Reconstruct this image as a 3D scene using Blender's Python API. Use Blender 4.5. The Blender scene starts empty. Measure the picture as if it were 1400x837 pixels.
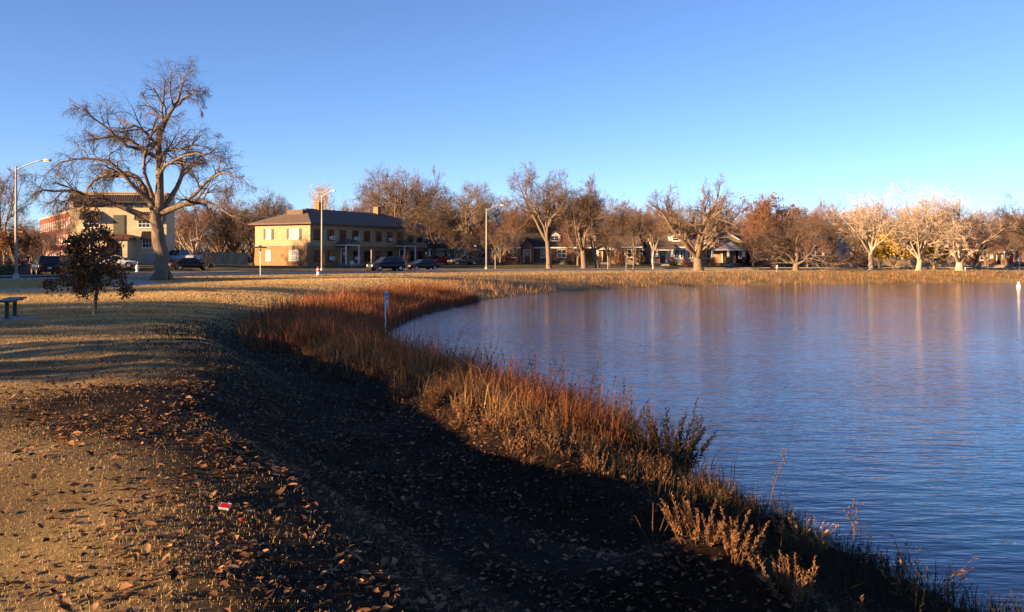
import bpy, math, random
import numpy as np
from mathutils import Vector, Matrix
rng = np.random.default_rng(11)
random.seed(11)
R = math.radians
S = bpy.context.scene
COL = S.collection

# ------------------------------------------------------------------ camera, sky, sun, exposure
EYE = 1.9
cam = bpy.data.cameras.new('camera'); cam.sensor_width = 36; cam.lens = 36*1212/1400
cam.shift_y = -68.5/1400; cam.clip_start = 0.1; cam.clip_end = 4000
co = bpy.data.objects.new('camera', cam); COL.objects.link(co)
co.location = (0, 0, EYE); co.rotation_euler = (R(90), 0, 0)
S.camera = co
SUN_EL = 11.8
SUN_BEHIND = 30.0                      # degrees the sun stands behind the straight left
az = R(180+SUN_BEHIND)
sdir = Vector((math.cos(R(SUN_EL))*math.cos(az), math.cos(R(SUN_EL))*math.sin(az), math.sin(R(SUN_EL))))
sun = bpy.data.lights.new('sun', 'SUN'); sun.energy = 5.0; sun.angle = R(0.5); sun.color = (1.0, 0.625, 0.31)
so = bpy.data.objects.new('sun', sun); COL.objects.link(so)
so.rotation_euler = sdir.to_track_quat('Z', 'Y').to_euler(); so.location = (-60, -30, 40)
w = bpy.data.worlds.new('World'); S.world = w; w.use_nodes = True
nt = w.node_tree; nt.nodes.clear()
sky = nt.nodes.new('ShaderNodeTexSky'); sky.sky_type = 'NISHITA'; sky.sun_disc = False
sky.sun_elevation = R(SUN_EL); sky.sun_rotation = math.atan2(sdir.x, sdir.y)
sky.air_density = 0.7; sky.dust_density = 0.05; sky.ozone_density = 3.4; sky.altitude = 400
bgn = nt.nodes.new('ShaderNodeBackground'); bgn.inputs['Strength'].default_value = 0.058
won = nt.nodes.new('ShaderNodeOutputWorld')
tint = nt.nodes.new('ShaderNodeMix'); tint.data_type = 'RGBA'; tint.blend_type = 'MULTIPLY'; tint.inputs[0].default_value = 1.0
tint.inputs[7].default_value = (1.04, 0.975, 1.06, 1)
nt.links.new(sky.outputs[0], tint.inputs[6]); nt.links.new(tint.outputs[2], bgn.inputs[0]); nt.links.new(bgn.outputs[0], won.inputs[0])
S.view_settings.view_transform = 'Standard'; S.view_settings.look = 'None'
S.view_settings.gamma = 1.0; S.view_settings.exposure = 2.0
S.cycles.max_bounces = 6; S.cycles.diffuse_bounces = 2; S.cycles.glossy_bounces = 3
S.cycles.transparent_max_bounces = 4; S.cycles.caustics_reflective = False; S.cycles.caustics_refractive = False

# ------------------------------------------------------------------ helpers: meshes, things, parts
def mesh_np(name, V, faces, smooth=False, rnd=None, attrs=None):
    me = bpy.data.meshes.new(name)
    V = np.ascontiguousarray(V, np.float32)
    faces = [np.asarray(f, np.int32) for f in faces if len(f)]
    me.vertices.add(len(V)); me.vertices.foreach_set('co', V.ravel())
    loops = np.concatenate([f.ravel() for f in faces]).astype(np.int32)
    tot = np.concatenate([np.full(len(f), f.shape[1], np.int32) for f in faces])
    start = np.concatenate([[0], np.cumsum(tot)[:-1]]).astype(np.int32)
    me.loops.add(len(loops)); me.loops.foreach_set('vertex_index', loops)
    me.polygons.add(len(tot)); me.polygons.foreach_set('loop_start', start)
    if smooth: me.polygons.foreach_set('use_smooth', np.ones(len(tot), bool))
    d = dict(attrs or {})
    if rnd is not None: d['rnd'] = rnd
    for k, v in d.items():
        a = me.attributes.new(k, 'FLOAT', 'POINT'); a.data.foreach_set('value', np.ascontiguousarray(v, np.float32))
    me.update(calc_edges=True)
    return me
def link(name, me, mat=None, parent=None, loc=None, rotz=None):
    o = bpy.data.objects.new(name, me); COL.objects.link(o)
    if mat is not None and me is not None and not me.materials: me.materials.append(mat)
    if parent is not None: o.parent = parent
    if loc is not None: o.location = loc
    if rotz is not None: o.rotation_euler = (0, 0, rotz)
    return o
def tag(o, label, cat, group=None, kind=None):
    o['label'] = label; o['category'] = cat
    if group: o['group'] = group
    if kind: o['kind'] = kind
    return o
def thing(name, label, cat, loc=(0, 0, 0), rotz=0, group=None):
    o = bpy.data.objects.new(name, None); COL.objects.link(o); o.location = loc; o.rotation_euler = (0, 0, rotz)
    o.empty_display_size = 0.3
    return tag(o, label, cat, group)
def copy_tree(o, parent=None):
    c = o.copy(); COL.objects.link(c)
    if parent is not None: c.parent = parent
    for ch in list(o.children): copy_tree(ch, c)
    return c
class MB:
    def __init__(s): s.V = []; s.Q = []; s.T = []; s.P = []
    def n(s): return len(s.V)
    def box(s, x0, x1, y0, y1, z0, z1):
        b = s.n(); s.V += [(x0,y0,z0),(x1,y0,z0),(x1,y1,z0),(x0,y1,z0),(x0,y0,z1),(x1,y0,z1),(x1,y1,z1),(x0,y1,z1)]
        s.Q += [tuple(b+i for i in q) for q in ((0,3,2,1),(4,5,6,7),(0,1,5,4),(1,2,6,5),(2,3,7,6),(3,0,4,7))]; return s
    def hexa(s, p):
        b = s.n(); s.V += [tuple(q) for q in p]
        s.Q += [tuple(b+i for i in q) for q in ((0,3,2,1),(4,5,6,7),(0,1,5,4),(1,2,6,5),(2,3,7,6),(3,0,4,7))]; return s
    def cyl(s, p0, p1, r0, r1=None, n=10, cap=True):
        r1 = r0 if r1 is None else r1
        p0 = Vector(p0); p1 = Vector(p1); t = (p1-p0).normalized()
        u = t.orthogonal().normalized(); v = t.cross(u); b = s.n()
        for p, r in ((p0, r0), (p1, r1)):
            for i in range(n):
                a = 2*math.pi*i/n; s.V.append(tuple(p+u*(r*math.cos(a))+v*(r*math.sin(a))))
        for i in range(n): s.Q.append((b+i, b+(i+1)%n, b+n+(i+1)%n, b+n+i))
        if cap: s.P.append(tuple(b+n-1-i for i in range(n))); s.P.append(tuple(b+n+i for i in range(n)))
        return s
    def lathe(s, prof, n=12, c=(0, 0, 0)):
        b = s.n()
        for r, z in prof:
            for i in range(n):
                a = 2*math.pi*i/n; s.V.append((c[0]+r*math.cos(a), c[1]+r*math.sin(a), c[2]+z))
        for k in range(len(prof)-1):
            for i in range(n): s.Q.append((b+k*n+i, b+k*n+(i+1)%n, b+(k+1)*n+(i+1)%n, b+(k+1)*n+i))
        s.P.append(tuple(b+n-1-i for i in range(n))); s.P.append(tuple(b+(len(prof)-1)*n+i for i in range(n)))
        return s
    def tube(s, pts, rad, n=8):
        P = np.array(pts, float)[None]; r = np.broadcast_to(np.array(rad, float), (1, P.shape[1])).copy()
        V, F = tubes(P, r, n); b = s.n(); s.V += [tuple(v) for v in V]; s.Q += [tuple(int(i)+b for i in f) for f in F]
        m = P.shape[1]
        s.P.append(tuple(b+n-1-i for i in range(n))); s.P.append(tuple(b+(m-1)*n+i for i in range(n)))
        return s
    def prism(s, poly, y0, y1):                  # polygon in xz, extruded along y
        b = s.n(); n = len(poly)
        s.V += [(x, y0, z) for x, z in poly]+[(x, y1, z) for x, z in poly]
        s.P.append(tuple(b+i for i in range(n))); s.P.append(tuple(b+2*n-1-i for i in range(n)))
        for i in range(n): s.Q.append((b+i, b+n+i, b+n+(i+1)%n, b+(i+1)%n))
        return s
    def prismx(s, poly, x0, x1):                 # polygon in yz, extruded along x
        b = s.n(); n = len(poly)
        s.V += [(x0, y, z) for y, z in poly]+[(x1, y, z) for y, z in poly]
        s.P.append(tuple(b+n-1-i for i in range(n))); s.P.append(tuple(b+n+i for i in range(n)))
        for i in range(n): s.Q.append((b+i, b+(i+1)%n, b+n+(i+1)%n, b+n+i))
        return s
    def mesh(s, name, smooth=False):
        me = bpy.data.meshes.new(name); me.from_pydata(s.V, [], s.Q+s.T+s.P)
        if smooth: me.polygons.foreach_set('use_smooth', [True]*len(me.polygons))
        me.update(); return me
    def build(s, name, mat, parent=None, loc=None, rotz=None, smooth=False, bevel=0):
        o = link(name, s.mesh(name, smooth), mat, parent, loc, rotz)
        if bevel:
            m = o.modifiers.new('bevel', 'BEVEL'); m.width = bevel; m.segments = 2; m.limit_method = 'ANGLE'
        return o
def nrm(a): return a/np.maximum(np.linalg.norm(a, axis=-1, keepdims=True), 1e-9)
def tubes(P, rad, n):
    N, K, _ = P.shape
    t = nrm(np.gradient(P, axis=1))
    ref = np.where(np.abs(t[:, :1, 2:3]) < 0.8, np.array([0, 0, 1.0]), np.array([1.0, 0, 0]))
    u = nrm(np.cross(t, np.broadcast_to(ref, t.shape))); v = np.cross(t, u)
    a = 2*np.pi*np.arange(n)/n
    V = P[:, :, None]+rad[:, :, None, None]*(np.cos(a)[:, None]*u[:, :, None]+np.sin(a)[:, None]*v[:, :, None])
    base = (np.arange(N)*K*n)[:, None, None]+(np.arange(K-1)*n)[None, :, None]
    i = np.arange(n)[None, None]; j = (np.arange(n)+1)[None, None] % n
    F = np.stack([base+i, base+j, base+n+j, base+n+i], -1).reshape(-1, 4)
    return V.reshape(-1, 3), F

# ------------------------------------------------------------------ materials
def mat(name, c1, c2=None, rough=0.85, scale=6.0, bump=0.0, bscale=None, spec=0.3, metal=0.0, detail=6, stretch=None, rnd=None, trans=0.0, mid=(0.35, 0.65)):
    m = bpy.data.materials.new(name); m.use_nodes = True
    t = m.node_tree; N = t.nodes; L = t.links; b = N['Principled BSDF']
    b.inputs['Roughness'].default_value = rough; b.inputs['Metallic'].default_value = metal
    b.inputs['Specular IOR Level'].default_value = spec
    b.inputs['Base Color'].default_value = (*c1, 1)
    csock = None
    if c2 is not None or bump:
        tc = N.new('ShaderNodeTexCoord'); src = tc.outputs['Object']
        if stretch:
            mp = N.new('ShaderNodeMapping'); mp.inputs['Scale'].default_value = stretch; L.new(src, mp.inputs[0]); src = mp.outputs[0]
        nz = N.new('ShaderNodeTexNoise'); nz.inputs['Scale'].default_value = scale; nz.inputs['Detail'].default_value = detail
        nz.inputs['Roughness'].default_value = 0.65; L.new(src, nz.inputs['Vector'])
        if c2 is not None:
            cr = N.new('ShaderNodeValToRGB'); cr.color_ramp.elements[0].position = mid[0]; cr.color_ramp.elements[1].position = mid[1]
            cr.color_ramp.elements[0].color = (*c1, 1); cr.color_ramp.elements[1].color = (*c2, 1)
            L.new(nz.outputs[0], cr.inputs[0]); csock = cr.outputs[0]
        if bump:
            n2 = nz
            if bscale:
                n2 = N.new('ShaderNodeTexNoise'); n2.inputs['Scale'].default_value = bscale; n2.inputs['Detail'].default_value = 5; L.new(src, n2.inputs['Vector'])
            bp = N.new('ShaderNodeBump'); bp.inputs['Strength'].default_value = 1.0; bp.inputs['Distance'].default_value = bump
            L.new(n2.outputs[0], bp.inputs['Height']); L.new(bp.outputs[0], b.inputs['Normal'])
    if rnd is not None:                              # natural colour of each blade / leaf, a list of stops
        at = N.new('ShaderNodeAttribute'); at.attribute_name = 'rnd'
        cr = N.new('ShaderNodeValToRGB'); el = cr.color_ramp.elements
        while len(el) < len(rnd): el.new(0.5)
        for i, c in enumerate(rnd): el[i].position = i/(len(rnd)-1); el[i].color = (*c, 1)
        L.new(at.outputs['Fac'], cr.inputs[0]); csock = cr.outputs[0]
    if csock is not None: L.new(csock, b.inputs['Base Color'])
    if trans:
        tr = N.new('ShaderNodeBsdfTranslucent'); mx = N.new('ShaderNodeMixShader'); mx.inputs[0].default_value = trans
        if csock is not None: L.new(csock, tr.inputs[0])
        else: tr.inputs[0].default_value = (*c1, 1)
        L.new(b.outputs[0], mx.inputs[1]); L.new(tr.outputs[0], mx.inputs[2]); L.new(mx.outputs[0], N['Material Output'].inputs[0])
    return m
def brick_mat(name, c1, c2, mortar, scale=1.0):
    m = mat(name, c1, rough=0.9); t = m.node_tree; N = t.nodes; L = t.links
    tc = N.new('ShaderNodeTexCoord'); sp = N.new('ShaderNodeSeparateXYZ'); L.new(tc.outputs['Object'], sp.inputs[0])
    ad = N.new('ShaderNodeMath'); ad.operation = 'ADD'; L.new(sp.outputs[0], ad.inputs[0]); L.new(sp.outputs[1], ad.inputs[1])
    cb = N.new('ShaderNodeCombineXYZ'); L.new(ad.outputs[0], cb.inputs[0]); L.new(sp.outputs[2], cb.inputs[1])
    bk = N.new('ShaderNodeTexBrick'); bk.inputs['Scale'].default_value = scale
    bk.inputs['Color1'].default_value = (*c1, 1); bk.inputs['Color2'].default_value = (*c2, 1); bk.inputs['Mortar'].default_value = (*mortar, 1)
    bk.inputs['Mortar Size'].default_value = 0.012; bk.inputs['Brick Width'].default_value = 0.23; bk.inputs['Row Height'].default_value = 0.08
    L.new(cb.outputs[0], bk.inputs['Vector'])
    nz = N.new('ShaderNodeTexNoise'); nz.inputs['Scale'].default_value = 1.3; nz.inputs['Detail'].default_value = 5; L.new(tc.outputs['Object'], nz.inputs['Vector'])
    mx = N.new('ShaderNodeMix'); mx.data_type = 'RGBA'; mx.blend_type = 'MULTIPLY'; mx.inputs[0].default_value = 0.55
    L.new(bk.outputs[0], mx.inputs[6]); L.new(nz.outputs[0], mx.inputs[7]); L.new(mx.outputs[2], t.nodes['Principled BSDF'].inputs['Base Color'])
    return m
M = {}
M['bark'] = mat('bark', (0.10, 0.072, 0.05), (0.24, 0.18, 0.125), scale=5, bump=0.05, stretch=(3, 3, 0.5))
M['bark_dark'] = mat('bark_dark', (0.05, 0.035, 0.025), (0.12, 0.085, 0.06), scale=5, bump=0.04, stretch=(3, 3, 0.5))
M['bark_pale'] = mat('bark_pale', (0.24, 0.185, 0.13), (0.48, 0.40, 0.31), scale=2.5, bump=0.02, stretch=(2, 2, 0.6))
M['twig'] = mat('twig', (0.105, 0.07, 0.052), (0.16, 0.11, 0.08), scale=1.5)
M['twig_dark'] = mat('twig_dark', (0.055, 0.037, 0.028), (0.10, 0.067, 0.045), scale=1.0)
M['twig_red'] = mat('twig_red', (0.15, 0.075, 0.045), (0.21, 0.12, 0.075), scale=1.0)
M['twig_pale'] = mat('twig_pale', (0.36, 0.28, 0.21), (0.50, 0.40, 0.31), scale=1.5)
M['white_paint'] = mat('white_paint', (0.72, 0.70, 0.66), (0.80, 0.78, 0.74), rough=0.6, scale=3)
M['dark_metal'] = mat('dark_metal', (0.025, 0.03, 0.028), rough=0.5)
M['green_metal'] = mat('green_metal', (0.012, 0.03, 0.024), (0.02, 0.045, 0.035), rough=0.5, scale=9)
M['galv'] = mat('galv', (0.45, 0.45, 0.44), (0.6, 0.6, 0.58), rough=0.5, scale=4, metal=0.2)
M['concrete'] = mat('concrete', (0.22, 0.205, 0.185), (0.34, 0.32, 0.29), scale=2.5, bump=0.004, bscale=60)
M['asphalt'] = mat('asphalt', (0.035, 0.034, 0.034), (0.06, 0.058, 0.056), spec=0.05, rough=0.95, scale=1.2, bump=0.003, bscale=80)
M['glass'] = mat('glass', (0.012, 0.014, 0.017), rough=0.08, spec=0.6)
M['glass_blind'] = mat('glass_blind', (0.32, 0.29, 0.24), (0.42, 0.39, 0.33), rough=0.25, scale=2)
M['rubber'] = mat('rubber', (0.015, 0.015, 0.016), rough=0.8)
M['rim'] = mat('rim', (0.35, 0.35, 0.36), rough=0.35, metal=0.7)
M['lamp_glass'] = mat('lamp_glass', (0.7, 0.7, 0.68), rough=0.3)
M['headlight'] = mat('headlight', (0.75, 0.75, 0.75), rough=0.1, spec=0.8)
M['taillight'] = mat('taillight', (0.35, 0.01, 0.01), rough=0.2)

# ------------------------------------------------------------------ lie of the land
WATER = -1.25
shore_pts = np.array([(60, -75), (34, -34), (20, -10), (12.5, -3), (8.6, 1.5), (6.3, 4.2), (5.0, 6.2), (4.1, 8.0), (3.2, 10.2), (2.1, 13), (0.6, 16.4),
    (-1.6, 20.5), (-3.4, 26), (-4.8, 33), (-5.3, 41), (-4.4, 52), (-0.6, 67), (8.0, 83), (22, 94.5), (42, 101.5), (61, 105.5), (88, 110), (125, 112), (165, 100), (185, 60), (180, 0), (150, -60), (105, -88)])
def smooth_closed(p, m):
    out = []; n = len(p)
    for i in range(n):
        p0, p1, p2, p3 = p[i-1], p[i], p[(i+1) % n], p[(i+2) % n]
        for t in np.arange(m)/m:
            out.append(0.5*((2*p1)+(p2-p0)*t+(2*p0-5*p1+4*p2-p3)*t*t+(3*p1-p0-3*p2+p3)*t**3))
    return np.array(out)
SH = smooth_closed(shore_pts, 6)
def pdist(x, y, poly, closed=True):
    P = np.stack([x, y], -1).reshape(-1, 2); d = np.full(len(P), 1e9); A = poly
    B = np.roll(poly, -1, 0) if closed else poly[1:]
    if not closed: A = poly[:-1]
    sgn = np.zeros(len(P), bool)
    for a, b in zip(A, B):
        ab = b-a; t = np.clip(((P-a)@ab)/max(ab@ab, 1e-9), 0, 1)
        q = P-a-t[:, None]*ab; dd = np.hypot(q[:, 0], q[:, 1])
        if closed:
            c = ((a[1] > P[:, 1]) != (b[1] > P[:, 1]))
            xs = a[0]+(P[:, 1]-a[1])*(b[0]-a[0])/(b[1]-a[1] if abs(b[1]-a[1]) > 1e-12 else 1e-12)
            sgn ^= c & (P[:, 0] < xs)
            d = np.minimum(d, dd)
        else:
            s = ab[0]*q[:, 1]-ab[1]*q[:, 0]
            upd = dd < np.abs(d)-1e-9; d = np.where(upd, np.where(s >= 0, dd, -dd), d)
    if closed: d = np.where(sgn, -d, d)
    return d.reshape(np.shape(x))
class Raster:
    def __init__(s, f, x0, x1, y0, y1, st):
        s.x0, s.y0, s.st = x0, y0, st
        s.x1, s.y1 = x1, y1
        gx = np.arange(x0, x1+st, st); gy = np.arange(y0, y1+st, st); s.nx, s.ny = len(gx), len(gy)
        X, Y = np.meshgrid(gx, gy, indexing='ij'); s.g = f(X, Y)
    def __call__(s, x, y):
        fx = np.clip((x-s.x0)/s.st, 0, s.nx-1.001); fy = np.clip((y-s.y0)/s.st, 0, s.ny-1.001)
        i = fx.astype(int); j = fy.astype(int); a = fx-i; b = fy-j; g = s.g
        return (g[i, j]*(1-a)+g[i+1, j]*a)*(1-b)+(g[i, j+1]*(1-a)+g[i+1, j+1]*a)*b
_sd = lambda X, Y: pdist(X, Y, SH)
rn = Raster(_sd, -22, 16, -6, 60, 0.3); rm = Raster(_sd, -90, 110, -60, 170, 1.5); rf = Raster(_sd, -1000, 1000, -1000, 1000, 25)
def shore(x, y):
    x = np.asarray(x, float); y = np.asarray(y, float)
    n = (x > -21.5) & (x < 15.5) & (y > -5.5) & (y < 59.5); m = (x > -89) & (x < 109) & (y > -59) & (y < 169)
    return np.where(n, rn(x, y), np.where(m, rm(x, y), rf(x, y)))
road_c = np.array([(-62, -20), (-54, 15), (-46, 42), (-40, 62), (-35.5, 75), (-30, 87), (-21, 99), (-8, 108.5), (6, 116), (26, 126), (52, 131.5), (95, 134), (150, 135), (260, 136)], float)
def smooth_open(p, m):
    q = np.vstack([2*p[0]-p[1], p, 2*p[-1]-p[-2]]); out = []
    for i in range(1, len(q)-2):
        p0, p1, p2, p3 = q[i-1], q[i], q[i+1], q[i+2]
        for t in np.arange(m)/m: out.append(0.5*((2*p1)+(p2-p0)*t+(2*p0-5*p1+4*p2-p3)*t*t+(3*p1-p0-3*p2+p3)*t**3))
    out.append(p[-1]); return np.array(out)
RC = smooth_open(road_c, 6)
_rd = lambda X, Y: pdist(X, Y, RC, False)
rr = Raster(_rd, -160, 180, -40, 240, 2.0)
def sstep(a, b, x):
    t = np.clip((x-a)/(b-a), 0, 1); return t*t*(3-2*t)
def height(x, y):
    x = np.asarray(x, float); y = np.asarray(y, float)
    d = shore(x, y)
    plat = 0.20-0.22*sstep(55, 105, y)+0.10*np.exp(-((x+6)**2+(y-9)**2)/60.0)
    r = rr(np.clip(x, -155, 175), np.clip(y, -35, 235))
    inside = (x > -155) & (x < 175) & (y > -35) & (y < 235)
    plat = plat+np.where(inside, 0.52*sstep(7, 24, r), 0.52*sstep(120, 160, y))
    plat = plat+0.45*np.exp(-((x+46)**2+(y-108)**2)/160.0)
    # near bank: crest, hollow, lip, water; far bank: one even slope
    low = sstep(10.5, 8.0, y)
    lip = -0.20-0.72*low
    hollow = -0.50-0.16*low
    nb = np.zeros_like(d); dn = d; d = d/(1+0.2*sstep(17, 10, y)-0.11*sstep(9.5, 5.5, y))
    ks = [(0, WATER+0*d), (0.9, (WATER+lip)/2-0.02), (2.3, lip), (3.3, hollow), (3.9, hollow+0.04), (5.4, plat-0.03), (6.3, plat+0.05), (8.5, plat+0.03), (13, plat)]
    nb = np.where(d <= 0, WATER+0*d, plat)
    for (d0, z0), (d1, z1) in zip(ks[:-1], ks[1:]):
        t = np.clip((d-d0)/(d1-d0), 0, 1); t = t*t*(3-2*t)*0.6+t*0.4
        nb = np.where((d > d0) & (d <= d1), z0+(z1-z0)*t, nb)
    crest = 0.10*np.exp(-((d-5.9)/0.9)**2)*sstep(15, 8, y)*sstep(2, 4, y)
    nb = nb+crest
    d = dn
    fb = np.where(d > 0, WATER+(plat-WATER)*np.clip(sstep(-2.5, 9.5, d)*1.25-0.25*(1-sstep(0, 3, d))*0.6-0.25*sstep(0, 9.5, d), 0, 1), WATER)
    wnear = sstep(38, 20, y)
    z = fb+(nb-fb)*wnear
    z = z+0.60*np.exp(-((x-1.65)**2+(y-6.9)**2)/0.6)*(d > 0)
    z = np.where(d < 0, WATER+np.maximum(d*0.45, -2.5)-0.0, z)
    near = sstep(40, 12, np.hypot(x, y-5))*(d > 0)
    z = z+near*(0.045*np.sin(x*0.55+1.9*np.sin(y*0.33))*np.cos(y*0.7-x*0.3)+0.030*np.sin(x*2.1+1.3*np.sin(y*0.9))*np.cos(y*1.7+x*0.4)+0.018*np.sin(x*5.3+y*2.2)*np.sin(y*4.4-x*1.1))
    return z
def H(x, y): return float(height(np.array([x]), np.array([y]))[0])
def gx(px, Y): return (px-700)/1212*Y               # sideways metres of something seen at that column, Y metres off

drift = lambda y: 2.0*np.exp(-((y-8.8)/2.3)**2)         # leaves blown farther up the lawn here
# ground sheet: fine near the camera, coarse to the horizon
def warp(n, c, fine, far):
    t = np.linspace(-1, 1, n); k = 5.2
    a = np.sinh(k*t)/np.sinh(k)
    return c+a*far
gxs = np.unique(np.concatenate([np.arange(-9, 6.01, 0.16), np.arange(-26, -9, 0.5), np.arange(6, 14, 0.5), np.arange(-90, -26, 1.7), np.arange(14, 110, 1.8), -90-np.geomspace(3, 1400, 22), 110+np.geomspace(3, 1400, 22)]))
gys = np.unique(np.concatenate([np.arange(2.5, 22.01, 0.16), np.arange(22.2, 45, 0.35), np.arange(-8, 2.5, 0.5), np.arange(45, 150, 1.2), np.arange(150, 240, 5), -8-np.geomspace(3, 700, 14), 240+np.geomspace(8, 2200, 16)]))
GX, GY = np.meshgrid(gxs, gys, indexing='ij'); GZ = height(GX, GY); GD = shore(GX, GY)
nx, ny = GX.shape
I = (np.arange(nx-1)[:, None]*ny+np.arange(ny-1)[None]).ravel()
GF = np.stack([I, I+ny, I+ny+1, I+1], -1)
gn = np.sin(GX*0.9+2*np.sin(GY*0.35))*np.cos(GY*0.8+1.5*np.sin(GX*0.4))
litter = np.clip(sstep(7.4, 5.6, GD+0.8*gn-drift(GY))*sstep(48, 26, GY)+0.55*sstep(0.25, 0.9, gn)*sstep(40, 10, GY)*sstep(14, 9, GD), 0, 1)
GR = rr(np.clip(GX, -155, 175), np.clip(GY, -35, 235))
lots = sstep(6, 9, GR)*sstep(45, 60, GY)
gm = bpy.data.materials.new('ground'); gm.use_nodes = True
t = gm.node_tree; N = t.nodes; L = t.links; b = N['Principled BSDF']; b.inputs['Roughness'].default_value = 0.95; b.inputs['Specular IOR Level'].default_value = 0.1
tc = N.new('ShaderNodeTexCoord')
def noise(sc, det=6, ro=0.65):
    n = N.new('ShaderNodeTexNoise'); n.inputs['Scale'].default_value = sc; n.inputs['Detail'].default_value = det; n.inputs['Roughness'].default_value = ro
    L.new(tc.outputs['Object'], n.inputs['Vector']); return n
def ramp(src, stops):
    c = N.new('ShaderNodeValToRGB'); e = c.color_ramp.elements
    while len(e) < len(stops): e.new(0.5)
    for i, (p, col) in enumerate(stops): e[i].position = p; e[i].color = (*col, 1)
    L.new(src, c.inputs[0]); return c.outputs[0]
def mixc(f, a, c, mode='MIX'):
    m = N.new('ShaderNodeMix'); m.data_type = 'RGBA'; m.blend_type = mode
    if isinstance(f, (int, float)): m.inputs[0].default_value = f
    else: L.new(f, m.inputs[0])
    L.new(a, m.inputs[6]); L.new(c, m.inputs[7]); return m.outputs[2]
lawn = ramp(noise(0.35).outputs[0], [(0.3, (0.17, 0.135, 0.055)), (0.5, (0.33, 0.235, 0.115)), (0.7, (0.40, 0.30, 0.155))])
fine = ramp(noise(28, 8, 0.75).outputs[0], [(0.3, (0.35, 0.33, 0.3)), (0.7, (1, 1, 1))])
lawn = mixc(0.8, lawn, fine, 'MULTIPLY')
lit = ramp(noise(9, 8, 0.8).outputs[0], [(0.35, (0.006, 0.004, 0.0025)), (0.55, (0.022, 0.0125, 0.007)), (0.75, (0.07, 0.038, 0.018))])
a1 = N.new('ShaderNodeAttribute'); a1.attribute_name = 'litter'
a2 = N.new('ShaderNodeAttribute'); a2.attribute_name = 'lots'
lots_c = ramp(noise(0.8).outputs[0], [(0.35, (0.05, 0.045, 0.022)), (0.65, (0.15, 0.115, 0.06))])
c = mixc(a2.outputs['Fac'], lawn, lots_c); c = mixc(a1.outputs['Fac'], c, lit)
L.new(c, b.inputs['Base Color'])
bp = N.new('ShaderNodeBump'); bp.inputs['Distance'].default_value = 0.03; L.new(noise(22, 8, 0.75).outputs[0], bp.inputs['Height']); L.new(bp.outputs[0], b.inputs['Normal'])
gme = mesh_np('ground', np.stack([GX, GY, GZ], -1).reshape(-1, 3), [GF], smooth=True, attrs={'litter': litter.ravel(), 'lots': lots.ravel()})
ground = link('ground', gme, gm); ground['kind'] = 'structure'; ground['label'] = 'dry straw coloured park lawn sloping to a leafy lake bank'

# water
wm = bpy.data.materials.new('water'); wm.use_nodes = True
t = wm.node_tree; N = t.nodes; L = t.links; b = N['Principled BSDF']
b.inputs['Base Color'].default_value = (0.003, 0.032, 0.09, 1); b.inputs['Roughness'].default_value = 0.06; b.inputs['IOR'].default_value = 1.33
tc = N.new('ShaderNodeTexCoord'); mp = N.new('ShaderNodeMapping'); mp.inputs['Scale'].default_value = (0.55, 1.7, 1); mp.inputs['Rotation'].default_value = (0, 0, R(-8)); L.new(tc.outputs['Object'], mp.inputs[0])
def wn(sc, det, vec):
    n = N.new('ShaderNodeTexNoise'); n.inputs['Scale'].default_value = sc; n.inputs['Detail'].default_value = det; n.inputs['Roughness'].default_value = 0.55; L.new(vec, n.inputs['Vector']); return n.outputs[0]
big = wn(0.05, 3, tc.outputs['Object'])
rmp = N.new('ShaderNodeMapRange'); rmp.inputs['From Min'].default_value = 0.35; rmp.inputs['From Max'].default_value = 0.65; rmp.inputs['To Min'].default_value = 0.4; rmp.inputs['To Max'].default_value = 1.0; L.new(big, rmp.inputs[0])
b1 = N.new('ShaderNodeBump'); b1.inputs['Distance'].default_value = 0.042; L.new(wn(1.5, 3, mp.outputs[0]), b1.inputs['Height']); L.new(rmp.outputs[0], b1.inputs['Strength'])
b2 = N.new('ShaderNodeBump'); b2.inputs['Distance'].default_value = 0.009; L.new(wn(6.0, 3, mp.outputs[0]), b2.inputs['Height']); L.new(b1.outputs[0], b2.inputs['Normal'])
L.new(rmp.outputs[0], b2.inputs['Strength'])
L.new(b2.outputs[0], b.inputs['Normal'])
wv = np.array([(-14, -95, WATER), (195, -95, WATER), (195, 120, WATER), (-14, 120, WATER)])
water = link('lake_water', mesh_np('lake_water', wv, [np.array([[0, 1, 2, 3]])]), wm); water['kind'] = 'structure'; water['label'] = 'rippled blue lake reflecting the trees of the far bank'

# road, kerbs, side street, pavements, path
def ribbon(name, C, w0, w1, dz, mat_, thick=0.25, label=None):
    tn = nrm(np.gradient(C, axis=0)); nn = np.stack([-tn[:, 1], tn[:, 0]], -1)
    ws = np.linspace(w0, w1, 3); rows = []
    for q in ws:
        p = C+nn*q; z = height(p[:, 0], p[:, 1])+dz; rows.append(np.column_stack([p, z]))
    lo0 = rows[0]-[0, 0, thick]; lo1 = rows[-1]-[0, 0, thick]
    rows = [lo0]+rows+[lo1]; n = len(C); V = np.concatenate(rows); F = []
    i = np.arange(n-1)
    for k in range(len(rows)-1): F.append(np.stack([k*n+i, k*n+i+1, (k+1)*n+i+1, (k+1)*n+i], -1)[:, ::-1])
    o = link(name, mesh_np(name, V, F), mat_); o['kind'] = 'structure'
    if label: o['label'] = label
    return o
ribbon('road', RC, -5.0, 5.0, 0.05, M['asphalt'], label='asphalt road curving round the lake')
ribbon('kerb', RC, -5.25, -5.003, 0.17, M['concrete'], label='concrete kerb on the lake side of the road')
ribbon('kerb', RC, 5.003, 5.25, 0.17, M['concrete'], label='concrete kerb on the house side of the road')
ribbon('pavement', RC[RC[:, 1] > 84], 7.4, 8.9, 0.07, M['concrete'], label='concrete pavement in front of the houses')
side = smooth_open(np.array([(-39.5, 70), (-47, 80), (-56, 95), (-66, 115), (-80, 145)], float), 4)
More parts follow.
